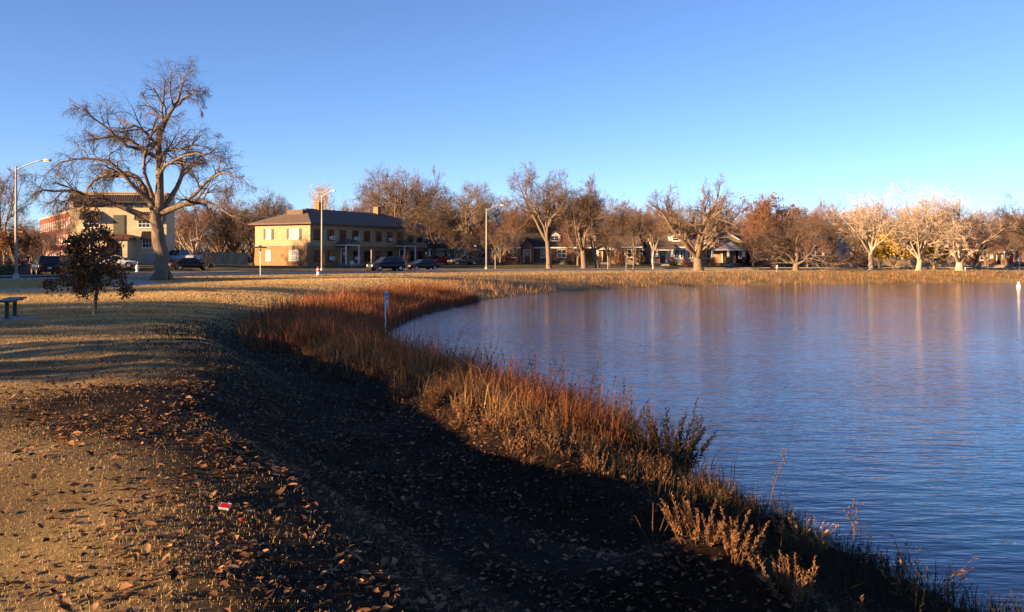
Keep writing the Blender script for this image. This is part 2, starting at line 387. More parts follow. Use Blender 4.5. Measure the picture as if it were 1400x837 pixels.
ribbon('side_street', side, -4, 4, 0.085, M['asphalt'], label='side street leaving the lake road beside the stucco building')
path = smooth_open(np.array([(-40, 18), (-31, 33), (-25.5, 42), (-22.3, 49), (-23.5, 56), (-28, 63)], float), 5)
ribbon('footpath', path, -1.1, 1.1, 0.03, M['concrete'], label='pale concrete footpath on the lawn behind the bench')
pad = MB().box(-1.6, 0.95, -0.55, 0.75, -0.2, 0.045).build('bench_pad', M['concrete'], loc=(-13.55, 22.9, H(-13.3, 22.9)+0.02), rotz=R(2)); pad['kind'] = 'structure'; pad['label'] = 'small concrete pad under the bench'

# ------------------------------------------------------------------ bare trees
def walk(o, d, Ln, K, trop, nz):
    pts = [o]; d = nrm(d); st = (Ln/(K-1))[:, None]
    for k in range(K-1):
        d = nrm(d+nz*rng.normal(size=d.shape)+np.asarray(trop)); pts.append(pts[-1]+d*st)
    return np.stack(pts, 1)
def spawn(P, rad, per, t0, t1, ang, lenf, K, trop, nz, rmin, rf=0.6, asd=0.25, taper=0.55):
    N, KK, _ = P.shape; idx = np.repeat(np.arange(N), per); m = N*per
    t = t0+(t1-t0)*(np.tile(np.arange(per), N)+rng.random(m))/per
    f = np.minimum(t*(KK-1), KK-1.001); i = f.astype(int); a = (f-i)[:, None]
    o = P[idx, i]*(1-a)+P[idx, i+1]*a; tan = nrm(P[idx, i+1]-P[idx, i])
    pr = rng.normal(size=(m, 3)); pr = nrm(pr-(pr*tan).sum(-1, keepdims=True)*tan)
    A = (ang*(1+asd*rng.normal(size=m)))[:, None]
    d = tan*np.cos(A)+pr*np.sin(A)
    Lp = np.linalg.norm(np.diff(P, axis=1), axis=-1).sum(1)[idx]
    Ln = Lp*lenf*(1-taper*t)*rng.uniform(0.65, 1.35, m)
    r0 = np.maximum((rad[idx, i]*(1-a[:, 0])+rad[idx, i+1]*a[:, 0])*rf, rmin)
    Q = walk(o, d, Ln, K, trop, nz)
    rr_ = r0[:, None]*np.linspace(1, 0.35, K)[None]
    return Q, np.maximum(rr_, rmin*0.7)
def join(parts):
    V = []; F = []; b = 0
    for v, f in parts: V.append(v); F.append(f+b); b += len(v)
    return np.concatenate(V), np.concatenate(F)
def strips(P, rad):
    N, K, _ = P.shape; t = nrm(np.gradient(P, axis=1)); q = rng.normal(size=(N, 1, 3))
    u = nrm(np.cross(t, np.broadcast_to(q, t.shape)))*rad[:, :, None]*1.25
    V = np.stack([P-u, P+u], 2).reshape(-1, 3); b = (np.arange(N)*K*2)[:, None]+(np.arange(K-1)*2)[None]
    return V, np.stack([b, b+1, b+3, b+2], -1).reshape(-1, 4)
def grow(seed, limbs=6, frac=0.25, spread=0.75, trunk_r=0.35, up=0.05, droop=0.0, per=(8, 7, 6), lens=(0.6, 0.62, 0.62), lean=0.0, low=0.55, nz=0.13, twig_r=0.011, fuzz=3, fl=0.75, custom=None):
    """unit-free bare tree about 12 m tall; returns (V,F) of wood and of twigs, and the twig tips"""
    global rng
    keep = rng; rng = np.random.default_rng(seed)
    Ht = 12.0; th = Ht*frac
    if custom is None:
        tr = walk(np.zeros((1, 3)), np.array([[lean, 0, 1.0]]), np.array([th]), 7, (0, 0, 0.02), 0.05)
        trr = trunk_r*np.array([[1.45, 1.1, 1.0, 0.95, 0.92, 0.9, 0.86]])
        top = tr[0, -1]
        n = limbs; phi = 2*np.pi*(np.arange(n)+0.6*rng.random(n))/n
        inc = spread*(0.35+0.75*rng.random(n)); inc[0] *= 0.2
        d = np.stack([np.cos(phi)*np.sin(inc), np.sin(phi)*np.sin(inc), np.cos(inc)], -1)
        o = tr[0, -1]-(tr[0, -1]-tr[0, -3])*rng.random(n)[:, None]*0.9
        Ln = (Ht-th)*rng.uniform(0.75, 1.0, n)
        L1 = walk(o, d, Ln, 9, (0, 0, up), nz)
        r1 = trunk_r*rng.uniform(0.42, 0.66, n)[:, None]*np.linspace(1, 0.16, 9)[None]
        wood = [tubes(tr, trr, 10), tubes(L1, r1, 7)]
        P, rd = L1, r1
    else:
        wood = []; Ps = []; rs = []
        for pts, ra, rb in custom:
            pts = np.array(pts, float); K = len(pts)
            tt = np.linspace(0, K-1, 12); q = smooth_open(pts, 6); q = q[np.linspace(0, len(q)-1, 12).astype(int)]
            q[1:-1] += rng.normal(size=(10, 3))*0.06
            rads = np.linspace(ra, rb, 12)
            Ps.append(q); rs.append(rads); wood.append(tubes(q[None], rads[None], 9))
        P = np.stack(Ps[1:]); rd = np.stack(rs[1:])
    L2, r2 = spawn(P, rd, per[0], low*0.6, 1.0, 0.75, lens[0], 7, (0, 0, up-droop*0.4), nz, 0.02)
    if custom is not None:                              # long limbs carry more side branches than short ones
        ll = np.linalg.norm(np.diff(P, axis=1), axis=-1).sum(1); kp = rng.random(len(L2)) < np.repeat(np.clip(ll/np.percentile(ll, 75), 0, 1), per[0])
        L2, r2 = L2[kp], r2[kp]
    L3, r3 = spawn(L2, r2, per[1], 0.2, 1.0, 0.75, lens[1], 5, (0, 0, up*0.6-droop*0.55), nz, 0.012)
    L4, r4 = spawn(L3, r3, per[2], 0.15, 1.0, 0.7, lens[2], 3, (0, 0, up*0.5-droop*1.3), nz*1.2, twig_r, taper=0.35)
    L5, r5 = spawn(L4, r4, fuzz, 0.15, 1.0, 0.65, fl, 2 if custom is None else 3, (0, 0, up*0.5-droop*2.5), nz*1.2, twig_r*0.72, taper=0.2)
    wood += [tubes(L2, r2, 5)]
    tw = [tubes(L3, r3, 3), strips(L4, r4) if custom is None else tubes(L4, r4, 3), strips(L5, r5)]
    tips = np.concatenate([L4.reshape(-1, 3), L5.reshape(-1, 3)])
    rng = keep
    return join(wood), join(tw), tips
def fit(wood, tw, tips, Hh, W):
    V = np.concatenate([wood[0], tw[0]]); zt = np.percentile(V[:, 2], 99.9)
    hw = np.percentile(np.hypot(V[:, 0], V[:, 1]), 98)
    s = np.array([W/2/hw, W/2/hw, Hh/zt])
    return s
def tree(name, label, x, y, Hh, W, seed, tm='bark', wm_='twig', group='bare trees round the lake', rotz=0, crown=None, **kw):
    wood, tw, tips = grow(seed, **kw)
    s = fit(wood, tw, tips, Hh, W)
    root = thing(name, label, 'tree', (x, y, H(x, y)-0.12), rotz, group)
    link('trunk', mesh_np('trunk', wood[0]*s, [wood[1]], smooth=True), M[tm], root)
    link('crown', mesh_np('crown', tw[0]*s, [tw[1]]), M[wm_], root)
    if crown: crown(root, tips*s, seed)
    return root
def leaf_crown(matname, n, size, keep=None):
    def f(root, tips, seed):
        r = np.random.default_rng(seed+5)
        p = tips
        if keep is not None: p = p[keep(p)]
        p = p[r.integers(0, len(p), n)]+r.normal(size=(n, 3))*size*0.9
        link('leaves', leaf_mesh('leaves', p, size, r), M[matname], root)
    return f
def leaf_mesh(name, p, size, r, flat=False):
    n = len(p); a = nrm(r.normal(size=(n, 3)))
    if flat: a[:, 2] *= 0.25; a = nrm(a)
    bb = r.normal(size=(n, 3))
    if flat: bb[:, 2] *= 0.4
    bb = nrm(np.cross(a, np.cross(bb, a)))
    s = (size*r.uniform(0.6, 1.4, n))[:, None]; nn = np.cross(a, bb)
    curl = (r.uniform(-0.1, 0.35, n))[:, None]
    V = np.stack([p-a*s, p-bb*s*0.5+nn*s*curl, p+bb*s*0.5+nn*s*curl, p+a*s], 1).reshape(-1, 3)
    k = np.arange(n)*4
    F = np.concatenate([np.stack([k, k+1, k+2], -1), np.stack([k+1, k+3, k+2], -1)])
    return mesh_np(name, V, [F], rnd=np.repeat(r.random(n), 4))
M['leaf_brown'] = mat('leaf_brown', (0.1, 0.04, 0.02), rough=0.6, rnd=[(0.07, 0.03, 0.014), (0.20, 0.075, 0.028), (0.11, 0.052, 0.022), (0.34, 0.15, 0.058)], trans=0.2)
M['leaf_rust'] = mat('leaf_rust', (0.2, 0.07, 0.03), rnd=[(0.13, 0.05, 0.024), (0.22, 0.09, 0.038), (0.17, 0.09, 0.05)], trans=0.25)
M['leaf_yellow'] = mat('leaf_yellow', (0.4, 0.25, 0.03), rnd=[(0.44, 0.30, 0.05), (0.60, 0.42, 0.08), (0.38, 0.28, 0.07)], trans=0.3)
M['leaf_olive'] = mat('leaf_olive', (0.2, 0.17, 0.05), rnd=[(0.12, 0.11, 0.03), (0.22, 0.19, 0.06), (0.17, 0.13, 0.05)], trans=0.3)
M['leaf_green'] = mat('leaf_green', (0.04, 0.06, 0.02), rnd=[(0.02, 0.035, 0.012), (0.05, 0.07, 0.022), (0.035, 0.045, 0.02)], trans=0.2)

# the big spreading tree on the left: limbs laid out by hand in metres (x right, y away, z up)
def zp(zx, zy, dy=0.0): return ((zx-468)/2.092/19.55, dy, (675-zy)/2.092/19.55)
big = [
 ([zp(468,690), zp(466,620), zp(463,560,0), zp(452,510), zp(448,470)], 0.56, 0.36),
 ([zp(446,490), zp(395,465,-.3), zp(340,440,-.8), zp(280,418,-1.2), zp(215,405,-1.7), zp(165,412,-2.1), zp(140,450,-2.3)], 0.25, 0.018),
 ([zp(448,480), zp(425,430,.3), zp(392,365,.6), zp(330,342,1.2), zp(260,348,1.6), zp(215,388,2.0), zp(200,440,2.2)], 0.27, 0.018),
 ([zp(425,430,.3), zp(385,372,-.6), zp(345,322,-1.2), zp(290,308,-1.7), zp(225,325,-2.2), zp(180,370,-2.6)], 0.17, 0.018),
 ([zp(450,490), zp(460,400,.1), zp(456,300,.2), zp(455,240,0), zp(480,190,-.3), zp(513,135,-.2), zp(525,85,.1), zp(520,52,.3)], 0.33, 0.018),
 ([zp(456,300,.2), zp(425,288,.6), zp(370,252,1.2), zp(310,235,1.8), zp(250,228,2.2), zp(195,205,2.5)], 0.16, 0.018),
 ([zp(440,295,.2), zp(385,272,-.8), zp(340,225,-1.4), zp(295,180,-1.9), zp(245,140,-2.3)], 0.14, 0.018),
 ([zp(478,195,-.2), zp(445,165,.5), zp(415,140,.9), zp(390,105,1.2)], 0.12, 0.018),
 ([zp(500,155,-.2), zp(545,125,-.6), zp(575,120,-.9), zp(590,160,-1.1)], 0.1, 0.018),
 ([zp(456,470,.2), zp(490,390,.9), zp(510,340,1.3), zp(497,298,1.6), zp(525,268,1.8), zp(565,285,2.2), zp(600,250,2.6)], 0.2, 0.018),
 ([zp(462,470), zp(520,452,-.5), zp(570,437,-1), zp(620,440,-1.6), zp(665,465,-2.0), zp(725,490,-2.4)], 0.24, 0.018),
 ([zp(545,445,-.8), zp(600,395,-1.5), zp(650,362,-2.0), zp(700,360,-2.3), zp(745,390,-2.5)], 0.14, 0.018),
 ([zp(458,400), zp(480,345,-.9), zp(530,315,-1.6), zp(590,300,-2.1), zp(650,320,-2.4)], 0.16, 0.018),
 ([zp(440,420), zp(432,350,-.9), zp(445,280,-1.3), zp(470,230,-1.7), zp(520,190,-2.0)], 0.15, 0.018),
]
wood, tw, tips = grow(5, custom=[([(a_, b_, c_*0.95) for a_, b_, c_ in p_], r0_, r1_) for p_, r0_, r1_ in big], per=(11, 8, 5), lens=(0.34, 0.6, 0.8), up=0.02, droop=0.12, low=0.4, nz=0.17, twig_r=0.007, fuzz=3, fl=0.95)
bx, by = gx(222, 62), 62.0
root = thing('elm_tree', 'huge bare spreading tree with drooping twigs in front of the stucco building', 'tree', (bx, by, H(bx, by)-0.1), 0, 'bare trees round the lake')
fl = MB(); link('trunk', mesh_np('trunk', wood[0], [wood[1]], smooth=True), M['bark'], root)
link('crown', mesh_np('crown', tw[0], [tw[1]]), M['twig_dark'], root)
rf_ = np.random.default_rng(3)
for k in range(6):
    a = k*1.05+rf_.random()*0.4
    MB().tube([(0.42*math.cos(a), 0.42*math.sin(a), 0.7), (0.55*math.cos(a), 0.55*math.sin(a), 0.3), (0.85*math.cos(a), 0.85*math.sin(a), -0.05)], [0.12, 0.2, 0.12], 7).build('root_flare', M['bark'], root, smooth=True)

# trees along the road and the far bank
def T(name, label, px, Y, top, wpx, seed, **kw):
    x = gx(px, Y); z = H(x, Y); Hh = EYE-z+(350-top)/1212*Y; W = 1.15*wpx/1212*Y
    return tree(name, label, x, Y, Hh, W, seed, **kw)
T('bare_tree', 'tall bare tree with leaning pale trunk in front of the brick house', 751, 127, 222, 108, 21, lean=-0.12, frac=0.3, limbs=7, spread=0.55, per=(9, 7, 6), trunk_r=0.3)
T('bare_tree', 'bare tree with thick straight trunk right of the brick house', 799, 126, 262, 80, 22, frac=0.3, limbs=6, spread=0.75, per=(8, 7, 6), trunk_r=0.42)
T('bare_tree', 'tall bare tree with trunk leaning left beside the dark arched porch', 817, 127, 235, 78, 23, lean=-0.2, frac=0.42, limbs=6, spread=0.5, per=(9, 7, 6), trunk_r=0.36)
T('bare_tree', 'slim bare tree with forked trunk before the tan house', 866, 127, 270, 62, 24, frac=0.22, limbs=6, spread=0.5, per=(8, 7, 6), trunk_r=0.24)
T('bare_tree', 'thin pale trunk of a small bare tree left of the white house', 893, 126, 300, 40, 25, frac=0.45, limbs=5, spread=0.6, per=(7, 7, 7), trunk_r=0.22, tm='bark_pale')
T('bare_tree', 'large bare tree with massive crooked limbs in front of the white bungalows', 955, 116, 240, 150, 31, frac=0.17, limbs=7, spread=1.05, per=(9, 7, 6), trunk_r=0.62, up=0.09, nz=0.2, lens=(0.55, 0.6, 0.62))
T('bare_tree', 'low wide bare tree with dark trunk and arching limbs near the small white sign', 1088, 116, 284, 150, 33, frac=0.16, limbs=9, spread=1.25, per=(9, 7, 6), trunk_r=0.5, up=-0.01, nz=0.18, tm='bark')
T('bare_tree', 'half hidden bare tree with crooked trunk between bungalow and blue house', 1056, 124, 300, 90, 34, frac=0.2, limbs=6, spread=1.1, per=(8, 7, 6), trunk_r=0.35, nz=0.2)
T('pale_tree', 'pale barked bare tree with upright limbs, first of the bright row by the water', 1191, 116, 254, 100, 41, tm='bark_pale', wm_='twig_pale', frac=0.3, limbs=8, spread=0.65, per=(9, 6, 5), fuzz=2, trunk_r=0.36, low=0.4)
T('pale_tree', 'pale barked bare tree before yellow leaves, middle of the bright row', 1256, 116, 250, 105, 42, tm='bark_pale', wm_='twig_pale', frac=0.18, limbs=9, spread=0.8, per=(9, 6, 5), fuzz=2, trunk_r=0.38, low=0.4)
T('pale_tree', 'wide pale bare tree with long leaning limbs at the right of the bright row', 1312, 116, 252, 150, 43, tm='bark_pale', wm_='twig_pale', frac=0.14, limbs=10, spread=0.95, per=(9, 6, 5), fuzz=2, trunk_r=0.46, low=0.4)
T('bare_tree', 'grey bare tree standing behind the widest pale tree', 1334, 126, 300, 80, 44, frac=0.25, limbs=6, spread=0.7, trunk_r=0.34)
T('bare_tree', 'dark bare tree cut by the right edge of the picture', 1408, 124, 262, 90, 45, frac=0.3, limbs=6, spread=0.7, trunk_r=0.32, tm='bark_dark', wm_='twig_dark')
T('rust_tree', 'tree holding rust red leaves behind the bungalows', 1062, 142, 264, 95, 46, frac=0.2, limbs=8, spread=0.7, wm_='twig_red', crown=leaf_crown('leaf_rust', 3800, 0.16, keep=lambda p: p[:, 2] > 5.0))
T('yellow_tree', 'small tree with bright yellow leaves between the first two pale trees', 1222, 124, 308, 66, 47, frac=0.15, limbs=7, spread=0.9, crown=leaf_crown('leaf_yellow', 5200, 0.19))
T('yellow_tree', 'small yellow leaved tree left of the widest pale tree', 1277, 124, 312, 75, 48, frac=0.15, limbs=7, spread=0.9, crown=leaf_crown('leaf_yellow', 5200, 0.19))
T('olive_tree', 'olive green leafed tree behind the first pale tree', 1203, 134, 298, 75, 49, frac=0.2, limbs=7, spread=0.8, crown=leaf_crown('leaf_olive', 1500, 0.14))
# around the apartment house and the left side
T('bare_tree', 'huge round bare tree rising behind the apartment roof', 545, 168, 224, 165, 151, frac=0.14, limbs=13, spread=1.1, up=0.03, nz=0.09, lens=(0.6, 0.66, 0.7), per=(9, 7, 6), trunk_r=0.6, twig_r=0.014)
T('bare_tree', 'bare tree right of the apartment house with dark trunk by the red car', 594, 138, 262, 90, 52, frac=0.3, limbs=7, spread=0.85, per=(8, 7, 6), trunk_r=0.4, tm='bark_dark', wm_='twig_dark')
T('bare_tree', 'tall bare tree behind the house with white gable', 640, 158, 246, 110, 53, frac=0.25, limbs=8, spread=0.7, per=(9, 7, 6), trunk_r=0.45)
T('bare_tree', 'reddish bare tree left of the tall leaning tree', 705, 152, 268, 95, 54, frac=0.2, limbs=8, spread=0.8, per=(9, 7, 6), wm_='twig_red', trunk_r=0.4)
T('pale_tree', 'pale wispy tree top showing above the apartment roof near its chimney', 441, 172, 248, 60, 55, frac=0.3, limbs=6, spread=0.5, tm='bark_pale', wm_='twig_pale')
T('bare_tree', 'bare tree with pale forked trunk between the two apartment buildings', 266, 136, 268, 95, 56, frac=0.18, limbs=7, spread=0.85, per=(9, 7, 6), trunk_r=0.34, tm='bark_pale', wm_='twig_red')
T('bare_tree', 'dense bare tree behind the wooden fence', 318, 146, 252, 110, 57, frac=0.2, limbs=8, spread=0.85, per=(9, 7, 6), wm_='twig', trunk_r=0.42)
T('bare_tree', 'distant bare tree over the left end of the apartment roof', 380, 155, 256, 85, 58, frac=0.25, limbs=7, spread=0.8, trunk_r=0.4)
T('bare_tree', 'bare tree against the left edge of the picture behind the lamp', 0, 105, 222, 90, 59, frac=0.2, limbs=7, spread=0.65, trunk_r=0.35, wm_='twig_red')
T('brown_tree', 'small tree with russet leaves behind the left lamp post', 22, 84, 308, 52, 60, frac=0.25, limbs=7, spread=0.95, wm_='twig_red', crown=leaf_crown('leaf_brown', 1800, 0.13))
T('weeping_tree', 'low weeping bare tree in front of the red brick building', 70, 86, 308, 62, 61, frac=0.3, limbs=9, spread=1.2, up=-0.06, droop=0.1, per=(8, 7, 6), trunk_r=0.16, wm_='twig')
T('bare_tree', 'slim tree with pale trunk at the left corner of the stucco building', 92, 96, 292, 34, 62, frac=0.5, limbs=5, spread=0.5, trunk_r=0.14, tm='bark_pale')

# background trees: copies of four grown here, each behind a different house
proto = []
for k, (sd, tm, wmn) in enumerate(((71, 'bark', 'twig'), (72, 'bark', 'twig_red'), (73, 'bark_dark', 'twig'), (74, 'bark', 'twig_red'))):
    wood, tw, tips = grow(sd, limbs=8, frac=0.2, spread=0.8, per=(8, 7, 6), trunk_r=0.36, twig_r=0.015)
    s = fit(wood, tw, tips, 11, 10.5)
    proto.append((mesh_np('trunk', wood[0]*s, [wood[1]], smooth=True), mesh_np('crown', tw[0]*s, [tw[1]]), tm, wmn))
back = [(612,175,262,'behind the dark roofed house next to the red car'), (668,182,272,'far behind the middle lamp post'), (684,160,286,'behind the left end of the brick house'),
 (728,172,270,'behind the brick house dormer'), (772,166,280,'over the right end of the brick house roof'), (795,185,262,'far behind the thick straight trunk'), (838,158,276,'behind the tan house'),
 (852,186,268,'far behind the tan house'), (882,165,282,'behind the thin pale trunk'), (905,188,272,'far left behind the white house'), (930,168,285,'over the white house roof'),
 (968,185,276,'far behind the great crooked tree'), (1000,166,290,'over the gabled bungalow'), (1030,188,280,'behind the bungalow and brick house gap'), (1090,160,284,'behind the low wide tree'),
 (1112,182,270,'over the blue house roof'), (1138,162,282,'left of the white gable house'), (1160,185,272,'behind the white gable house'), (1178,160,290,'right of the white gable house'),
 (1212,178,276,'behind the left end of the tan fence'), (1240,158,292,'behind the middle of the tan fence'), (1272,180,278,'behind the right half of the tan fence'), (1300,160,288,'behind the right end of the tan fence'),
 (1340,178,280,'left behind the far brick house'), (1364,156,286,'over the far brick house'), (1392,176,282,'right behind the far brick house'), (1418,150,285,'beyond the white sign at the right edge'),
 (232,150,276,'behind the right end of the stucco building'), (292,160,268,'far behind the gap between apartment buildings'), (350,165,272,'far left of the apartment house'), (412,180,276,'behind the left hip of the apartment roof'),
 (495,190,262,'behind the apartment ridge left of the big round tree'), (575,195,250,'far right behind the apartment ridge'), 
 (110,175,262,'behind the stucco building roof at left'), (165,170,268,'behind the middle of the stucco building roof'), (1050,178,276,'far behind the rust red tree'), (755,195,258,'far beyond the tall leaning tree')]
for k, (px, Y, top, where) in enumerate(back):
    a, b_, tm, wmn = proto[k % 4]; x = gx(px, Y); z = H(x, Y); hh = EYE-z+(350-top)/1212*Y
    root = thing('background_tree', 'bare brown tree '+where, 'tree', (x, Y, z-0.1), k*1.7, 'bare trees behind the houses')
    f = hh/11; root.scale = (f*1.15, f*1.15, f)
    link('trunk', a, M[tm], root); link('crown', b_, M[wmn], root)
yard = [(620,138,0.62,'in front of the white gable house'), (656,141,0.7,'in the yard of the dark roofed house'), (684,137,0.62,'left of the brick house'), (790,140,0.75,'beside the evergreen shrub'),
 (834,140,0.68,'left of the tan house'), 
 (1030,137,0.66,'in front of the brick bungalow'), (1072,140,0.7,'right of the brick bungalow'), (1104,138,0.66,'before the blue house'), (1140,141,0.6,'before the white cottage'), (1348,139,0.62,'left of the far brick house porch'), (1376,138,0.66,'right of the far brick house porch')]
for k, (px, Y, f, where) in enumerate(yard):
    a, b_, tm, wmn = proto[(k*3+2) % 4]; x = gx(px, Y)
    root = thing('yard_tree', 'smaller bare tree '+where, 'tree', (x, Y, H(x, Y)-0.1), k*1.3+0.5, 'bare trees in the front yards'); root.scale = (f*1.05, f*1.05, f)
    link('trunk', a, M[tm], root); link('crown', b_, M[wmn], root)
more = [(58,122,304,'in front of the red brick block'), (36,128,300,'left in front of the red brick block'), (598,156,300,'behind the white gable house roof'), (630,172,288,'behind the dark roofed house'), (655,165,296,'behind the dark roofed house at its right end'), (700,178,282,'behind the left part of the brick house roof'), (716,166,288,'behind the arched brick gable'),
 (745,160,284,'close behind the brick house'), (785,172,272,'behind the gap right of the brick house'), (808,164,284,'behind the house with the shaded porch'), (826,172,278,'right of the shaded porch'), (862,166,286,'behind the slim forked tree'), (872,178,280,'left behind the thin pale trunk'),
 (896,176,284,'between tan house and white house'), (916,160,292,'close behind the white house'), (950,168,286,'behind the great crooked tree, left side'), (984,162,292,'close behind the bungalow gable'), (1015,172,286,'right behind the bungalow'), (1040,162,290,'close behind the brick bungalow'), (1075,166,288,'left behind the blue house'),
 (1100,174,282,'behind the left end of the blue house'), (1126,164,288,'behind the right end of the blue house'), (1150,176,284,'far behind the white cottage'), (1170,164,292,'close right of the white cottage'), (1195,164,288,'behind the first pale tree'), (1226,166,286,'behind the first yellow tree'),
 (1256,166,288,'behind the middle pale tree'), (1286,168,286,'behind the second yellow tree'), (1318,166,290,'behind the widest pale tree'), (1350,170,286,'left behind the far brick house roof'), (1380,164,292,'right of the far brick house'), (1405,168,284,'far beyond the white sign'),
 (248,140,280,'right behind the stucco building'), (300,146,276,'behind the left part of the wooden fence'), (330,150,280,'behind the right part of the wooden fence'), (345,140,290,'between wooden fence and apartment house'), (6,150,290,'far beyond the left lamp post'), (480,175,280,'behind the middle of the apartment roof'), (520,178,272,'behind the right apartment chimney'), (585,170,280,'behind the far end of the apartment house')]
for k, (px, Y, top, where) in enumerate(more):
    a, b_, tm, wmn = proto[(k*3+1) % 4]; x = gx(px, Y); z = H(x, Y); hh = EYE-z+(350-top)/1212*Y
    root = thing('background_tree', 'bare brown tree '+where, 'tree', (x, Y, z-0.1), k*2.3+1, 'bare trees behind the houses')
    f = hh/11; root.scale = (f*1.3, f*1.3, f)
    link('trunk', a, M[tm], root); link('crown', b_, M[wmn], root)
r_ = np.random.default_rng(77); n_ = 20000
wx_ = r_.uniform(-190, 210, n_); wy_ = r_.uniform(205, 245, n_); wz_ = height(wx_, wy_); wh_ = r_.uniform(2, 9, n_)*(0.75+0.25*np.sin(wx_*0.13))
P_ = np.stack([np.column_stack([wx_, wy_, wz_-0.2]), np.column_stack([wx_+r_.normal(size=n_)*0.12*wh_, wy_, wz_+wh_*0.6]), np.column_stack([wx_+r_.normal(size=n_)*0.3*wh_, wy_, wz_+wh_])], 1)
v_, f_ = strips(P_, np.broadcast_to(np.array([0.07, 0.05, 0.02]), (n_, 3)))
fw = link('far_woods', mesh_np('far_woods', v_, [f_]), M['twig_red']); fw['kind'] = 'stuff'; fw['label'] = 'brown mass of distant bare woods behind the houses'
# trees beyond the left edge that throw the long shadows across the lawn
shade = [(-47, 8, 16, 0.5, 'near the road bend'), (-60, 22, 15, 0.5, 'across the road'), (-66, 40, 14, 0.5, 'by the far side of the road'), (-25.5, 4.6, 15, 0.4, 'close to the near lawn'), (-30.5, -0.6, 16, 0.45, 'beyond the closest one'), (-33, 8.6, 14, 0.5, 'level with the bench'), (-42, 9, 15, 0.5, 'farther out level with the bench')]
for k, (x, y, hh, tr, where) in enumerate(shade):
    a, b_, tm, wmn = proto[(k+1) % 4]
    root = thing('bare_tree', 'bare tree beyond the left edge of the view '+where, 'tree', (x, y, H(x, y)-0.1), k*2.1, 'trees beyond the left edge')
    f = hh/11; root.scale = (f*tr/0.42, f*tr/0.42, f)
    link('trunk', a, M[tm], root); link('crown', b_, M[wmn], root)

# young oak with brown leaves on the lawn
def oak_crown(root, tips, seed):
    r = np.random.default_rng(8); n = 6800
    p = tips[r.integers(0, len(tips), n)]+r.normal(size=(n, 3))*0.07
    link('leaves', leaf_mesh('leaves', p, 0.047, r), M['leaf_brown'], root)
x, y = gx(127, 25.6), 25.6
wood, tw, tips = grow(81, custom=[([(0, 0, -0.1), (0.01, 0, 0.7), (0, 0, 1.5), (0.02, 0, 2.3), (0, 0, 2.75)], 0.06, 0.015)]+
    [([(0, 0, zz), (0.45*Lh*math.cos(a), 0.45*Lh*math.sin(a), zz+0.14*Lh), (Lh*math.cos(a), Lh*math.sin(a), zz+up_*Lh)], 0.02, 0.007)
     for zz, Lh, a, up_ in [(0.75, 1.0, 0.2, -0.05), (0.8, 0.95, 2.3, 0.0), (0.9, 1.05, 3.4, 0.05), (0.85, 0.9, 4.6, -0.05), (1.15, 0.95, 5.6, 0.2), (1.2, 0.95, 1.2, 0.2), (1.3, 0.9, 2.8, 0.25), (1.5, 0.75, 4.0, 0.35), (1.55, 0.75, 0.4, 0.4), (1.75, 0.6, 1.9, 0.5), (1.85, 0.55, 3.3, 0.55), (2.05, 0.42, 5.1, 0.7), (2.2, 0.35, 0.8, 0.8), (2.35, 0.3, 2.6, 0.9)]],
    per=(6, 5, 3), lens=(0.5, 0.6, 0.6), up=0.04, nz=0.15, twig_r=0.003, low=0.25, fuzz=2)
root = thing('young_oak', 'young tree full of dark brown leaves standing on the lawn near the bench', 'tree', (x, y, H(x, y)), 0)
link('trunk', mesh_np('trunk', wood[0], [wood[1]], smooth=True), M['bark'], root)
ok = np.linalg.norm(tips[:, :2], axis=1) < 0.12+1.15*np.clip((3.0-tips[:, 2])/2.1, 0, 1)*(0.85+0.3*np.sin(7*np.arctan2(tips[:, 1], tips[:, 0])+4*tips[:, 2]))
oak_crown(root, tips[ok], 0)
# newly planted saplings with mulch rings
M['mulch'] = mat('mulch', (0.03, 0.018, 0.012), (0.08, 0.045, 0.028), scale=20, bump=0.02)
for px, Y, hh, lab in ((281, 42.5, 2.0, 'thin sapling on a mulch ring in the lawn below the big tree'), (512, 72, 2.5, 'thin bare sapling on the lawn in front of the parked dark car'), (555, 79, 2.2, 'thin bare sapling on the lawn in front of the parked sedan'), (443, 80, 2.2, 'thin bare sapling on the lawn by the middle white lamp post')):
    x = gx(px, Y)
    wood, tw, tips = grow(int(px), limbs=5, frac=0.45, spread=0.5, per=(4, 4, 3), trunk_r=0.16, twig_r=0.03)
    s = fit(wood, tw, tips, hh, 0.8); root = thing('sapling', lab, 'sapling', (x, Y, H(x, Y)-0.03), 0, 'newly planted saplings')
    link('trunk', mesh_np('trunk', wood[0]*s, [wood[1]], smooth=True), M['bark_dark'], root); link('crown', mesh_np('crown', tw[0]*s, [tw[1]]), M['twig_dark'], root)
    MB().lathe([(0.6, 0.0), (0.55, 0.07), (0.1, 0.11), (0.02, 0.11)], 14).build('mulch_ring', M['mulch'], root)

# ------------------------------------------------------------------ buildings
M['cream'] = mat('cream', (0.30, 0.225, 0.135), (0.36, 0.275, 0.17), scale=1.5, bump=0.004, bscale=30)
M['stucco'] = mat('stucco', (0.40, 0.32, 0.20), (0.52, 0.42, 0.275), scale=1.2, bump=0.006, bscale=20)
M['tan_brick'] = brick_mat('tan_brick', (0.36, 0.19, 0.085), (0.28, 0.15, 0.07), (0.32, 0.22, 0.13))
M['red_brick'] = brick_mat('red_brick', (0.24, 0.042, 0.026), (0.19, 0.034, 0.02), (0.22, 0.10, 0.08))
M['orange_brick'] = brick_mat('orange_brick', (0.27, 0.095, 0.05), (0.2, 0.07, 0.04), (0.28, 0.2, 0.15))
M['roof_brown'] = mat('roof_brown', (0.10, 0.072, 0.055), (0.14, 0.10, 0.075), scale=2, bump=0.01, bscale=15)
M['roof_dark'] = mat('roof_dark', (0.030, 0.026, 0.021), (0.055, 0.046, 0.037), scale=2, bump=0.01, bscale=15)
